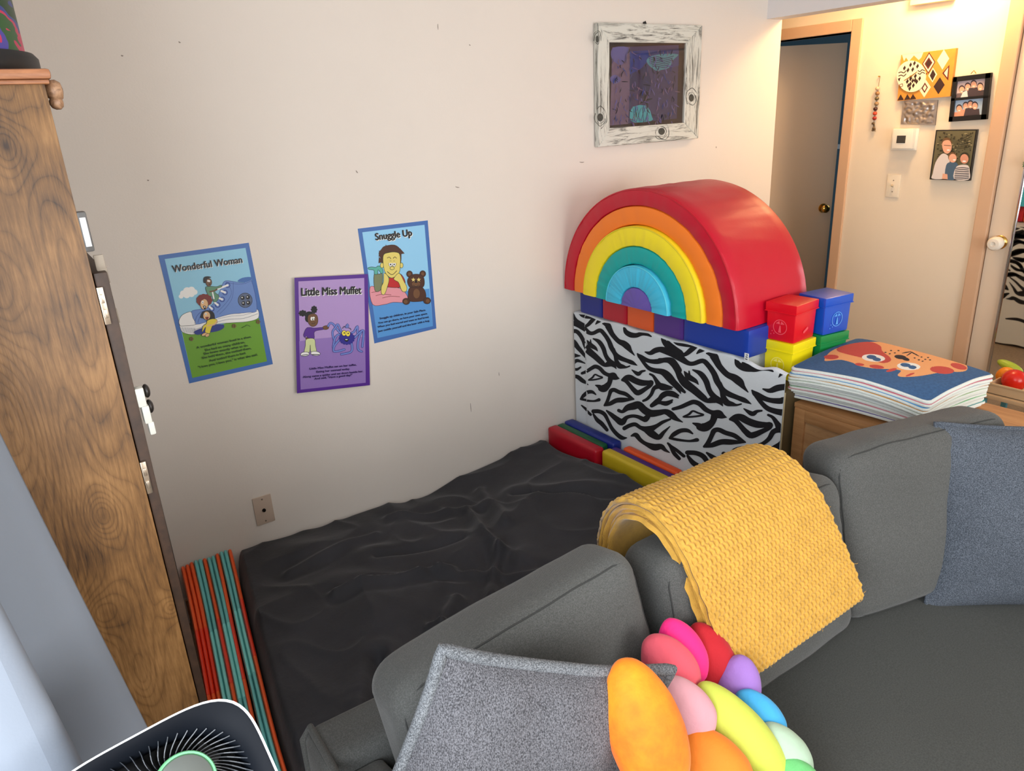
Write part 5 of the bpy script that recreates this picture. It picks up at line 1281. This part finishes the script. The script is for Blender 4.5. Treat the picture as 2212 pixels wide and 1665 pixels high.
for k in range(NT):
    top = k == NT - 1
    off = (random.uniform(-.008, .008) + (.035 if k < 3 else .018 if k < 7 else 0) * 1.0, random.uniform(-.008, .008) + (.03 if k < 3 else .015 if k < 7 else 0))
    if top: off = (0, 0)
    z = TZ0 + TH * k
    kk = k / (NT - 1)
    label = ('towel with a printed orange cat face on navy, top of the stack' if top else 'folded white-edged towel with %s face, %s the stack' % (cn[k], posw[k]))
    t = thing('folded_towel', label, 'towel', (2.35, 1.22, TZ0 + TH * k), 'stacked towels on the cabinet')
    def mp_(q, off=off, z=z, kk=kk):
        u = .5 + q.x; v = .5 + q.y; p = tw(u, v, off); s = sag(u, v, kk)
        s *= min(1, .25 + kk * 1.1)
        return V((p.x, p.y, z + q.z + s + .013 * (1 - kk) * .2))
    b = nb(); h = TH * .5
    # slab in (u,v) units with rounded rim: use manual rounded profile
    n1, n2 = 44, 36; ringp = []
    def edge_pts(inset, zz):
        pts = []
        lo_, hi_ = -.5 + inset, .5 - inset; rc = .045
        for (cx_, cy_, a0) in ((hi_ - rc, hi_ - rc, 0), (lo_ + rc, hi_ - rc, 1), (lo_ + rc, lo_ + rc, 2), (hi_ - rc, lo_ + rc, 3)):
            for i in range(7):
                a = (a0 + i / 6) * math.pi / 2; pts.append((cx_ + rc * math.cos(a), cy_ + rc * math.sin(a), zz))
        # densify straight sides
        out = []
        for i, p in enumerate(pts):
            q = pts[(i + 1) % len(pts)]; d_ = math.hypot(q[0] - p[0], q[1] - p[1]); m_ = 16 if i % 7 == 6 else 1
            for j in range(m_): out.append((p[0] + (q[0] - p[0]) * j / m_, p[1] + (q[1] - p[1]) * j / m_, zz))
        return out
    prof = [(.5, -h), (.10, -h), (.03, -h), (.008, -h * .95), (.001, -h * .5), (0, 0), (.001, h * .5), (.008, h * .95), (.03, h), (.10, h), (.18, h), (.26, h), (.34, h), (.42, h)]
    loops = [[b.verts.new(mp_(V(p))) for p in edge_pts(min(i_, .44), zz)] for i_, zz in prof[1:]]
    for a, c in zip(loops, loops[1:]):
        for j in range(len(a)): b.faces.new((a[j], a[(j + 1) % len(a)], c[(j + 1) % len(a)], c[j]))
    b.faces.new(loops[0][::-1]); b.faces.new(loops[-1])
    obj('pile', b, terry, t, label='white terry edge')
    if not top:
        b = nb(); m_ = mat('towel_' + cn[k].replace(' ', '_'), cols[k], .95)
        lp = [[b.verts.new(mp_(V((p[0], p[1], zz)))) for p in edge_pts(ins, 0)] for ins, zz in ((.02, TH * .46), (.003, TH * .52), (.0105, TH * .62), (.03, TH * .62))]
        for a, c in zip(lp, lp[1:]):
            for j in range(len(a)): b.faces.new((a[j], a[(j + 1) % len(a)], c[(j + 1) % len(a)], c[j]))
        obj('coloured_face', b, m_, t)
    else:
        # printed top: fine grid coloured per face
        shapes = [('a', [(q[0], q[1]) for q in catmull(cat_px['face'], 4, True)], 1), ('r', [(q[0], q[1]) for q in catmull(cat_px['red'], 4, True)], 2)]
        def ell(cx_, cy_, rx, ry, mi_, rot=0): shapes.append(('e', (cx_, cy_, rx, ry, math.cos(rot), math.sin(rot)), mi_))
        ell(1795, 771, 16, 5, 2, 0); ell(2034, 799, 26, 8, 2, .1); ell(2070, 791, 18, 6, 2, .25); ell(1893, 792, 16, 4, 2, .12); ell(1925, 799, 12, 3, 2, -.25); ell(1856, 787, 10, 3, 2, .1); ell(1965, 809, 10, 2.2, 2, -.35)
        ell(1886, 773, 25, 8, 3, .08); ell(1882, 771, 11, 4.5, 0, .1); ell(1893, 776, 9, 4, 0, .1); ell(1962, 791, 25, 8, 3, .06); ell(1955, 788, 11, 4.2, 0, .1); ell(1970, 793, 9, 4, 0, .1)
        ell(1944, 771, 13, 4.5, 4, .12); ell(1955, 775, 9, 3.6, 4, .3); ell(1964, 764, 1.2, 8, 4, 1.0)
        ell(1975, 764, 12, 1.2, 4, .5); ell(1957, 761, 10, 1.2, 4, -.15)
        for (x_, y_) in ((1924, 757), (1932, 762), (1912, 761), (1921, 764), (1940, 757), (1975, 773), (1984, 777), (1990, 771), (1998, 776), (1992, 780), (2004, 772), (2008, 777)): ell(x_, y_, 2.4, 1.2, 4)
        def inside(x_, y_, poly):
            c_ = False; j = len(poly) - 1
            for i in range(len(poly)):
                xi, yi = poly[i]; xj, yj = poly[j]
                if (yi > y_) != (yj > y_) and x_ < (xj - xi) * (y_ - yi) / (yj - yi) + xi: c_ = not c_
                j = i
            return c_
        fine = [mat('towel_navy_top', (52, 94, 142), .95, bump=[('noise', 300, .5, .002)], var=.15, varscale=120), mat('cat_orange', (236, 168, 112), .95, bump=[('noise', 300, .5, .002)]), mat('cat_red', (196, 74, 66), .95, bump=[('noise', 300, .5, .002)]), mat('cat_white', (236, 236, 230), .95), mat('cat_black', (36, 30, 40), .95)]
        b = nb(); n = 250
        zr = z + h
        def gp(u, v):
            ins = .012; q = V((-.5 + ins + (1 - 2 * ins) * u, -.5 + ins + (1 - 2 * ins) * v, h + .0008)); return mp_(q)
        gv = [[gp(i / n, j / n) for j in range(n + 1)] for i in range(n + 1)]
        bv = {}
        def gvx(i, j):
            if (i, j) not in bv: bv[(i, j)] = b.verts.new(gv[i][j])
            return bv[(i, j)]
        for i in range(n):
            for j in range(n):
                u, v = (i + .5) / n - .5, (j + .5) / n - .5
                rc = .045; du, dv_ = abs(u) - (.5 - rc), abs(v) - (.5 - rc)
                if du > 0 and dv_ > 0 and du * du + dv_ * dv_ > rc * rc: continue
                c = gv[i][j]; d_ = c - CAM; dep = d_.dot(CR[2]); xx = d_.dot(CR[0]) / dep * FPX + W / 2; yy = d_.dot(CR[1]) / dep * FPX + H / 2
                mi_ = 0
                if 1770 < xx < 2100 and 730 < yy < 820:
                    for kd, dat, mm in shapes:
                        if kd in 'ar':
                            if inside(xx, yy, dat): mi_ = mm
                        else:
                            cx_, cy_, rx, ry, cs, sn = dat; a_ = (xx - cx_) * cs + (yy - cy_) * sn; b_ = -(xx - cx_) * sn + (yy - cy_) * cs
                            if (a_ / rx) ** 2 + (b_ / ry) ** 2 < 1: mi_ = mm
                f = b.faces.new((gvx(i, j), gvx(i + 1, j), gvx(i + 1, j + 1), gvx(i, j + 1))); f.material_index = mi_
        obj('printed_face', b, fine, t, label='navy face printed with an orange and red cat head')

# ------------------------------------------------------------------ sofa
sofa_m = mat('sofa_fabric', (72, 73, 71), .92, bump=[('weave', 260, .25, .0012), ('noise', 500, .25, .001)], sheen=.15)
speckle(sofa_m, (66, 67, 65), (88, 89, 87), 420, .40, .66)
seat_m = mat('seat_fabric', (54, 56, 54), .95, bump=[('weave', 260, .2, .0012)], sheen=.1)
speckle(seat_m, (55, 57, 54), (70, 72, 69), 300, .36, .7)
welt_m = mat('sofa_welt', (50, 51, 50), .9)
sf = thing('sectional_sofa', 'charcoal grey L-shaped sectional sofa filling the lower right', 'sofa', (1.2, .5, 0))
def cush(bm, half, r, M, puff=.02, seed=0, amp=.004, sag_=.0, nn=(30, 12, 26), ret=False):
    a, bb, c = half
    def mpf(q):
        x, y, z = q
        f = max(0, 1 - (x / a) ** 2) * max(0, 1 - (z / c) ** 2)
        y2 = y + math.copysign(puff * f, y) * min(1, abs(y) / bb)
        z2 = z + (puff * .5 * (1 - (x / a) ** 2) if z > 0 else 0) * abs(z) / c - sag_ * (1 - (x / a) ** 2) * max(0, z / c)
        p = V((x, y2, z2)); nvec = V((nz(p, 7, seed), nz(p, 7, seed + 3), nz(p, 7, seed + 6))) * amp
        nvec += V((0, nz((x * 4, z * 14, y), 2, seed + 1), nz((x * 9, z * 3, y), 1.5, seed + 2))) * amp * .8
        return M @ (p + nvec)
    rslab(bm, nn[0], nn[1], nn[2], half, r, mpf)
    return mpf
def seam_loop(half, r, mpf, ysign, rad=.0018, out=.707):
    a, bb, c = half; y = ysign * (bb - r + r * out); ax = a - r + r * out; cz = c - r + r * out; pts = []
    rc = r * .9
    for (sx, sz, a0) in ((1, 1, 0), (-1, 1, 1), (-1, -1, 2), (1, -1, 3)):
        for i in range(5):
            t_ = (a0 + i / 4) * math.pi / 2; pts.append(((sx * (ax - rc)) + rc * math.cos(t_), (sz * (cz - rc)) + rc * math.sin(t_)))
    out_ = []
    for i, p in enumerate(pts):
        q = pts[(i + 1) % len(pts)]; d_ = math.hypot(q[0] - p[0], q[1] - p[1]); m_ = max(1, int(d_ / .02))
        for j in range(m_): out_.append(mpf(V((p[0] + (q[0] - p[0]) * j / m_, y, p[1] + (q[1] - p[1]) * j / m_))))
    return tube(nb(), out_, rad, 6, True)
# base, backs, arm
def softbox(x0, x1, y0, y1, z0, z1, r, amp=.003, seed=0):
    b = nb(); c = V(((x0 + x1) / 2, (y0 + y1) / 2, (z0 + z1) / 2))
    rslab(b, 24, 10, 12, ((x1 - x0) / 2, (y1 - y0) / 2, (z1 - z0) / 2), r, lambda q: c + q + V((nz(q, 6, seed), nz(q, 6, seed + 2), nz(q, 6, seed + 4))) * amp)
    return b
obj('base', softbox(.25, 2.08, .0, 1.14, .06, .30, .02), sofa_m, sf)
obj('base_extension', softbox(1.15, 2.08, -1.2, .0, .06, .30, .02), sofa_m, sf)
obj('backrest', softbox(.245, 2.08, 1.035, 1.160, .08, .625, .03, seed=3), sofa_m, sf)
obj('side_backrest', softbox(1.99, 2.125, -1.2, 1.03, .08, .62, .03, seed=5), sofa_m, sf)
obj('arm', softbox(.240, .365, .05, 1.04, .08, .600, .03, seed=7), sofa_m, sf)
wl = nb(); tube(wl, [V((.245, 1.150, .30)), V((.246, 1.152, .60)), V((.262, 1.150, .622)), V((.262, 1.05, .622)), V((.262, .9, .612)), V((.262, .2, .60))], .007, 10)
obj('welt', wl, sofa_m, sf)
obj('seat_cushion', softbox(.37, 1.00, .02, .93, .30, .427, .035, .004, 9), seat_m, sf)
obj('seat_cushion', softbox(1.005, 2.0, .02, .93, .30, .430, .035, .003, 11), seat_m, sf)
obj('seat_cushion', softbox(1.17, 2.0, -1.2, .015, .30, .430, .035, .004, 12), seat_m, sf)
for (x, y) in ((.30, .08), (.30, 1.08), (1.2, .06), (2.02, 1.08), (1.22, -1.12), (2.02, -1.12)):
    b = nb(); lathe(b, [(.02, 0), (.026, .062)], V((x, y, 0)), 'Z', 16); obj('leg', b, mat('sofa_leg', (34, 26, 20), .5), sf)

def back_cushion(label, bl, w, t_, h, yaw, lean, puff, seed, r=.05, roll=0, sag_=0):
    """bl: bottom-front-left corner in world"""
    M = Matrix.Translation(V(bl)) @ Matrix.Rotation(math.radians(yaw), 4, 'Z') @ Matrix.Rotation(math.radians(roll), 4, 'Y') @ Matrix.Rotation(math.radians(lean), 4, 'X') @ Matrix.Translation(V((w / 2, t_ / 2, h / 2)))
    t = thing('back_cushion', label, 'cushion', bl, 'loose back cushions of the sofa')
    b = nb(); mpf = cush(b, (w / 2, t_ / 2, h / 2), r, M, puff, seed, sag_=sag_)
    obj('cover', b, sofa_m, t)
    obj('seam', seam_loop((w / 2, t_ / 2, h / 2), r, mpf, -1), welt_m, t)
    obj('seam', seam_loop((w / 2, t_ / 2, h / 2), r, mpf, 1), welt_m, t)
    return M
back_cushion('charcoal back cushion at the left end, behind the tweed pillow', (.378, .815, .408), .550, .155, .430, 0, -12, .018, 1, roll=-6)
MB = back_cushion('charcoal back cushion under the mustard blanket', (.940, .800, .425), .620, .165, .418, 0, -12, .018, 2)
back_cushion('charcoal back cushion standing upright in the sofa corner', (1.540, .815, .425), .545, .165, .462, -18, -11, .016, 3, roll=-3)

# ------------------------------------------------------------------ throw pillows
def pillow(name, label, cen, r_, d_, w, h, tk, mt, pm_, prad, seed, n=44, ear=.06):
    r_ = V(r_).normalized(); d_ = V(d_); d_ = (d_ - r_ * d_.dot(r_)).normalized(); nn = r_.cross(-d_).normalized()
    if nn.dot(CAM - V(cen)) < 0: nn = -nn
    t = thing(name, label, 'pillow', V(cen) + d_ * h / 2)
    def pos(u, v, s):
        x, y = 2 * u - 1, 2 * v - 1
        px_ = x * (1 - ear * (1 - y * y)); py_ = y * (1 - ear * (1 - x * x))
        th = (max(0, 1 - abs(x) ** 2.4) * max(0, 1 - abs(y) ** 2.4)) ** .55
        p = V(cen) + r_ * (px_ * w / 2) + d_ * (py_ * h / 2)
        wr = .006 * nz((u * 5, v * 5, s), 1.2, seed) + .004 * math.sin((u + v) * 9 + seed) * nz((u * 3, v * 3, 0), 1.5, seed + 5)
        wr += .005 * math.exp(-((x - y * .3 + .2) / .12) ** 2) * (1 - abs(y)) * .6
        return p + nn * s * (th * tk / 2 + wr * min(1, th * 2)) + nn * .010 * nz((u * 2, v * 2, 9), 1, seed)
    b = nb(); g1 = grid(b, n, n, lambda u, v: pos(u, v, 1)); g2 = grid(b, n, n, lambda u, v: pos(u, v, -1))
    bmesh.ops.remove_doubles(b, verts=b.verts, dist=1e-5); bmesh.ops.recalc_face_normals(b, faces=b.faces)
    obj('cover', b, mt, t)
    loop = []
    for i in range(n): loop.append(pos(i / n, 0, 1))
    for i in range(n): loop.append(pos(1, i / n, 1))
    for i in range(n): loop.append(pos(1 - i / n, 1, 1))
    for i in range(n): loop.append(pos(0, 1 - i / n, 1))
    obj('piping', tube(nb(), loop, prad, 10, True), pm_, t)
    return t
tweed = mat('tweed', (112, 112, 114), .95, bump=[('noise', 420, .9, .002)], sheen=.05); speckle(tweed, (46, 46, 50), (108, 108, 113), 520, .40, .62, (1.0, 1.0, .6))
tweedp = mat('tweed_piping', (120, 122, 124), .95, bump=[('noise', 420, .9, .002)]); speckle(tweedp, (70, 73, 77), (126, 130, 134), 420, .42, .62)
denim = mat('denim_weave', (98, 106, 118), .95, bump=[('weave', 330, .5, .0015), ('noise', 600, .5, .001)]); speckle(denim, (54, 61, 70), (104, 112, 124), 420, .40, .64)
pillow('throw_pillow', 'grey tweed throw pillow with thick piping leaning at the sofa left end', (.478, .785, .655), (.88, -.22, -.42), (-.30, .10, -.95), .435, .50, .15, tweed, tweedp, .0105, 3)
pillow('throw_pillow', 'blue-grey woven throw pillow at the right edge of the picture', (2.018, .640, .650), (.80, -.60, -.03), (-.17, -.17, -.97), .50, .50, .17, denim, denim, .006, 7)

# ------------------------------------------------------------------ mustard knitted blanket over the middle cushion
yel = mat('mustard_yarn', (192, 147, 60), .95, bump=[('noise', 500, .6, .0015)], sheen=.25, var=.10, varscale=40)
path = [(1.078, .68), (1.080, .74), (1.074, .795), (1.048, .840), (1.000, .858), (.950, .845), (.905, .800), (.872, .74), (.842, .68), (.815, .62), (.800, .575)]
PP = catmull(path, 14)
cum = [0]
for a, c in zip(PP, PP[1:]): cum.append(cum[-1] + math.hypot(c[0] - a[0], c[1] - a[1]))
LT = cum[-1]
def pathat(s):
    s = max(0, min(LT - 1e-6, s)); 
    lo_ = 0; hi_ = len(cum) - 1
    while hi_ - lo_ > 1:
        m_ = (lo_ + hi_) // 2
        if cum[m_] <= s: lo_ = m_
        else: hi_ = m_
    f = (s - cum[lo_]) / (cum[hi_] - cum[lo_]); p, q = PP[lo_], PP[hi_]
    y, z = p[0] + (q[0] - p[0]) * f, p[1] + (q[1] - p[1]) * f
    p0, p1 = PP[max(0, lo_ - 2)], PP[min(len(PP) - 1, hi_ + 2)]
    ty, tz = p1[0] - p0[0], p1[1] - p0[1]; l = math.hypot(ty, tz); return y, z, tz / l * -1 * -1, -ty / l
def bl_pos(s, x01, nrm, extra=0):
    """s arc length from the back hem, x01 across, nrm height above the cushion"""
    y, z, ny, nz_ = pathat(s)
    # outward normal (left of direction of travel back->front)
    nvy, nvz = ny, nz_
    k = s / LT
    xl = .966 + .034 * k; xr = 1.388 + .080 * k
    x = xl + (xr - xl) * x01
    z2 = z - .030 * (1 - x01) * max(0, k - .75) * 2
    return V((x, y + nvy * nrm, z2 + nvz * nrm))
y_, z_, a_, b_ = pathat(LT * .5)
sgn = 1 if b_ > 0 else -1
def layer(b, base, th, s0, s1, x0, x1, nu, nv, knit):
    P_ = .0150; Q_ = .0118
    def f(u, v, side):
        s = s0 + (s1 - s0) * u; xx = x0 + (x1 - x0) * v
        eu = min(u * (s1 - s0), (1 - u) * (s1 - s0)) / .012; ev = min(v, 1 - v) * .5 * (x1 - x0) / .010
        e = math.sqrt(max(0, 1 - max(0, 1 - eu) ** 2)) * math.sqrt(max(0, 1 - max(0, 1 - ev) ** 2))
        hgt = base + th / 2 + side * th / 2 * e
        if knit and side > 0:
            X = xx * .5 / P_; S = s / Q_; row = math.floor(S); ph = X + .5 * (row % 2)
            k1 = abs(math.cos(math.pi * ph)) * abs(math.sin(math.pi * S)) ** .6
            hole = math.exp(-(((ph % 1) - .5) / .17) ** 2 - (((S % 1) - .5) / .30) ** 2)
            hgt += e * (.0042 * k1 - .0075 * hole + .0012 * nz((X * 2.3, S * 2.3, 1), 1, 3))
        hgt += .004 * nz((s * 6, xx * 3, base * 50), 1, 5) * e
        xw = xx + .006 * math.sin(s * 140 + base * 300) * (1 if v < .05 or v > .95 else 0) * .5 + .004 * nz((s * 40, xx, base * 80), 1, 4)
        return bl_pos(s, xw, sgn * hgt)
    g1 = grid(b, nu, nv, lambda u, v: f(u, v, 1)); g2 = grid(b, max(8, nu // 1), nv, lambda u, v: f(u, v, -1))
bt = thing('knitted_blanket', 'mustard yellow knitted blanket folded over the middle back cushion', 'blanket', (1.2, .95, .58))
b = nb()
layer(b, .006, .012, .02, LT - .012, -.012, 1.0, 110, 60, False)
layer(b, .018, .011, .0, LT - .004, .008, 1.004, 110, 60, False)
layer(b, .029, .011, .03, LT - .002, -.004, .996, 110, 60, False)
bmesh.ops.remove_doubles(b, verts=b.verts, dist=2e-5)
obj('lower_folds', b, yel, bt)
b = nb(); layer(b, .040, .013, .015, LT, 0, 1.0, 350, 210, True)
bmesh.ops.remove_doubles(b, verts=b.verts, dist=1e-5)
obj('top_fold', b, yel, bt, sharp=180)
b = nb(); random.seed(5)
for k in range(150):
    s = random.uniform(.05, LT); xx = random.choice([0, 1, random.uniform(0, 1)]) ; 
    if 0 < xx < 1: s = LT if random.random() < .6 else s
    p = bl_pos(s, xx, sgn * random.uniform(.02, .053)); d_ = V((random.uniform(-1, 1), random.uniform(-1, 1), random.uniform(-.4, 1))).normalized()
    l_ = random.uniform(.003, .010); c2 = V((random.uniform(-1, 1), random.uniform(-1, 1), random.uniform(-1, 1))) * .003
    tube(b, [p, p + d_ * l_ * .5 + c2, p + d_ * l_], .00045, 4)
obj('loose_fibres', b, yel, bt, smooth=False)['kind'] = 'stuff'

# ------------------------------------------------------------------ rainbow flower plush
pl_ = thing('flower_plush', 'rainbow petal flower plush with green leaves on the sofa', 'plush toy', (.85, .62, .46))
def plush(name, c, col2=None):
    return mat('plush_' + name, c, .8, bump=[('noise', 240, .15, .0015), ('noise', 26, .35, .012)], sheen=.12, col2=col2, varscale=9)
def petal(mname, c, u, v, dep, sl, sw, ang, thick=.75, lab=None, col2=None, name='petal', tilt=0):
    """ang: direction of the long axis in the picture, degrees clockwise from right; sizes in px at that depth"""
    s = dep / FPX; cen = PD(u, v, dep); a = math.radians(ang)
    L = (CR[0] * math.cos(a) + CR[1] * math.sin(a)); Wd = (-CR[0] * math.sin(a) + CR[1] * math.cos(a)); D = CR[2]
    L = (L + D * tilt).normalized()
    b = nb()
    def fn(x, y, z):
        k = 1 + .13 * z; q = (x * k, y * k, z)
        r = 1 + .018 * nz((x, y, z), 2.5, u) ; return (q[0] * r, q[1] * r, q[2] * r)
    ellipsoid(b, cen, Wd * (sw * s), D * (sw * s * thick), L * (sl * s), 40, 28, fn=fn)
    obj(name, b, plush(mname, c, col2), pl_, label=lab or mname.replace('_', ' ') + ' ' + name)
petal('dark_red', (176, 10, 28), 1534, 1428, 1.50, 88, 54, 70)
petal('hot_pink', (240, 34, 124), 1474, 1408, 1.45, 78, 48, 66)
petal('coral_pink', (216, 84, 100), 1446, 1440, 1.40, 80, 56, 55)
petal('lilac', (148, 108, 184), 1594, 1480, 1.475, 66, 50, 98)
petal('blue', (58, 158, 212), 1640, 1550, 1.43, 72, 46, 52)
petal('mint', (160, 184, 160), 1690, 1630, 1.39, 78, 54, 55)
petal('green', (96, 176, 104), 1728, 1706, 1.36, 76, 54, 62)
petal('lime', (186, 196, 74), 1600, 1592, 1.37, 146, 60, 52, .8)
petal('light_pink', (206, 150, 160), 1478, 1528, 1.33, 82, 55, 50)
petal('amber', (226, 120, 22), 1548, 1655, 1.31, 100, 62, 50, .8)
petal('orange', (232, 104, 6), 1393, 1572, 1.20, 158, 84, 72, .8, col2=(240, 138, 8))
petal('yellow', (206, 184, 60), 1620, 1730, 1.30, 90, 56, 50, .8)
petal('leaf_green', (110, 160, 44), 1232, 1692, 1.26, 96, 66, 12, .8, name='leaf')
petal('dark_leaf_green', (84, 136, 36), 1330, 1650, 1.33, 56, 40, 60, .8, name='leaf')

# ------------------------------------------------------------------ toy food bin in front of the mirror
t = thing('toy_table', 'small low table with teal legs near the mirror', 'table', (3.80, 1.36, 0))
TX = 3.78
p = PX(2190, 850, TX)
tz = p.z + .012
obj('tabletop', B(TX - .13, TX + .15, p.y - .22, p.y + .10, tz - .02, tz, .004), mat('beige_top', (196, 168, 132), .5), t)
for sx in (-.11, .13):
    for sy in (-.20, .08): obj('leg', B(TX + sx - .012, TX + sx + .012, p.y + sy - .012, p.y + sy + .012, 0, tz - .02, .003), mat('teal_leg', (70, 130, 140), .5), t)
bn = nb(); x0, x1, y0, y1 = TX - .11, TX + .12, p.y - .20, p.y + .075
box(bn, x0, x1, y0, y1, tz, tz + .006, .002)
for (a0, a1, c0, c1) in ((x0, x0 + .006, y0, y1), (x1 - .006, x1, y0, y1), (x0, x1, y0, y0 + .006), (x0, x1, y1 - .006, y1)): box(bn, a0, a1, c0, c1, tz, tz + .05, .002)
box(bn, x0 - .006, x0 + .002, y0 - .006, y1 + .006, tz + .045, tz + .055, .002)
obj('toy_tray', bn, mat('tray_beige', (206, 178, 140), .5), label='beige tray of play food in front of the mirror', cat='tray')
c = PX(2196, 804, TX); b = nb(); ellipsoid(b, V((TX - .02, c.y - .005, tz + .060)), V((.050, 0, 0)), V((0, .054, 0)), V((0, 0, .052)), 24, 16)
to = obj('toy_tomato', b, mat('tomato', (214, 34, 18), .25), label='red round toy tomato in the beige tray', cat='toy food')
b = nb(); ellipsoid(b, V((TX + .045, c.y + .055, tz + .050)), V((.036, 0, 0)), V((0, .044, 0)), V((0, 0, .044)), 24, 16, fn=lambda x, y, z: (x * (1 + .08 * math.cos(math.atan2(y, x) * 9)), y * (1 + .08 * math.cos(math.atan2(y, x) * 9)), z))
obj('toy_pumpkin', b, mat('toy_orange', (240, 140, 20), .35), label='orange ribbed toy vegetable beside the toy tomato', cat='toy food')
b = nb(); ellipsoid(b, V((TX + .09, c.y + .065, tz + .085)), V((.024, .0, 0)), V((0, .060, .014)), V((0, 0, .024)), 20, 12)
obj('toy_cucumber', b, mat('toy_lime', (160, 180, 50), .35), label='yellow-green long toy vegetable lying behind the orange one', cat='toy food')
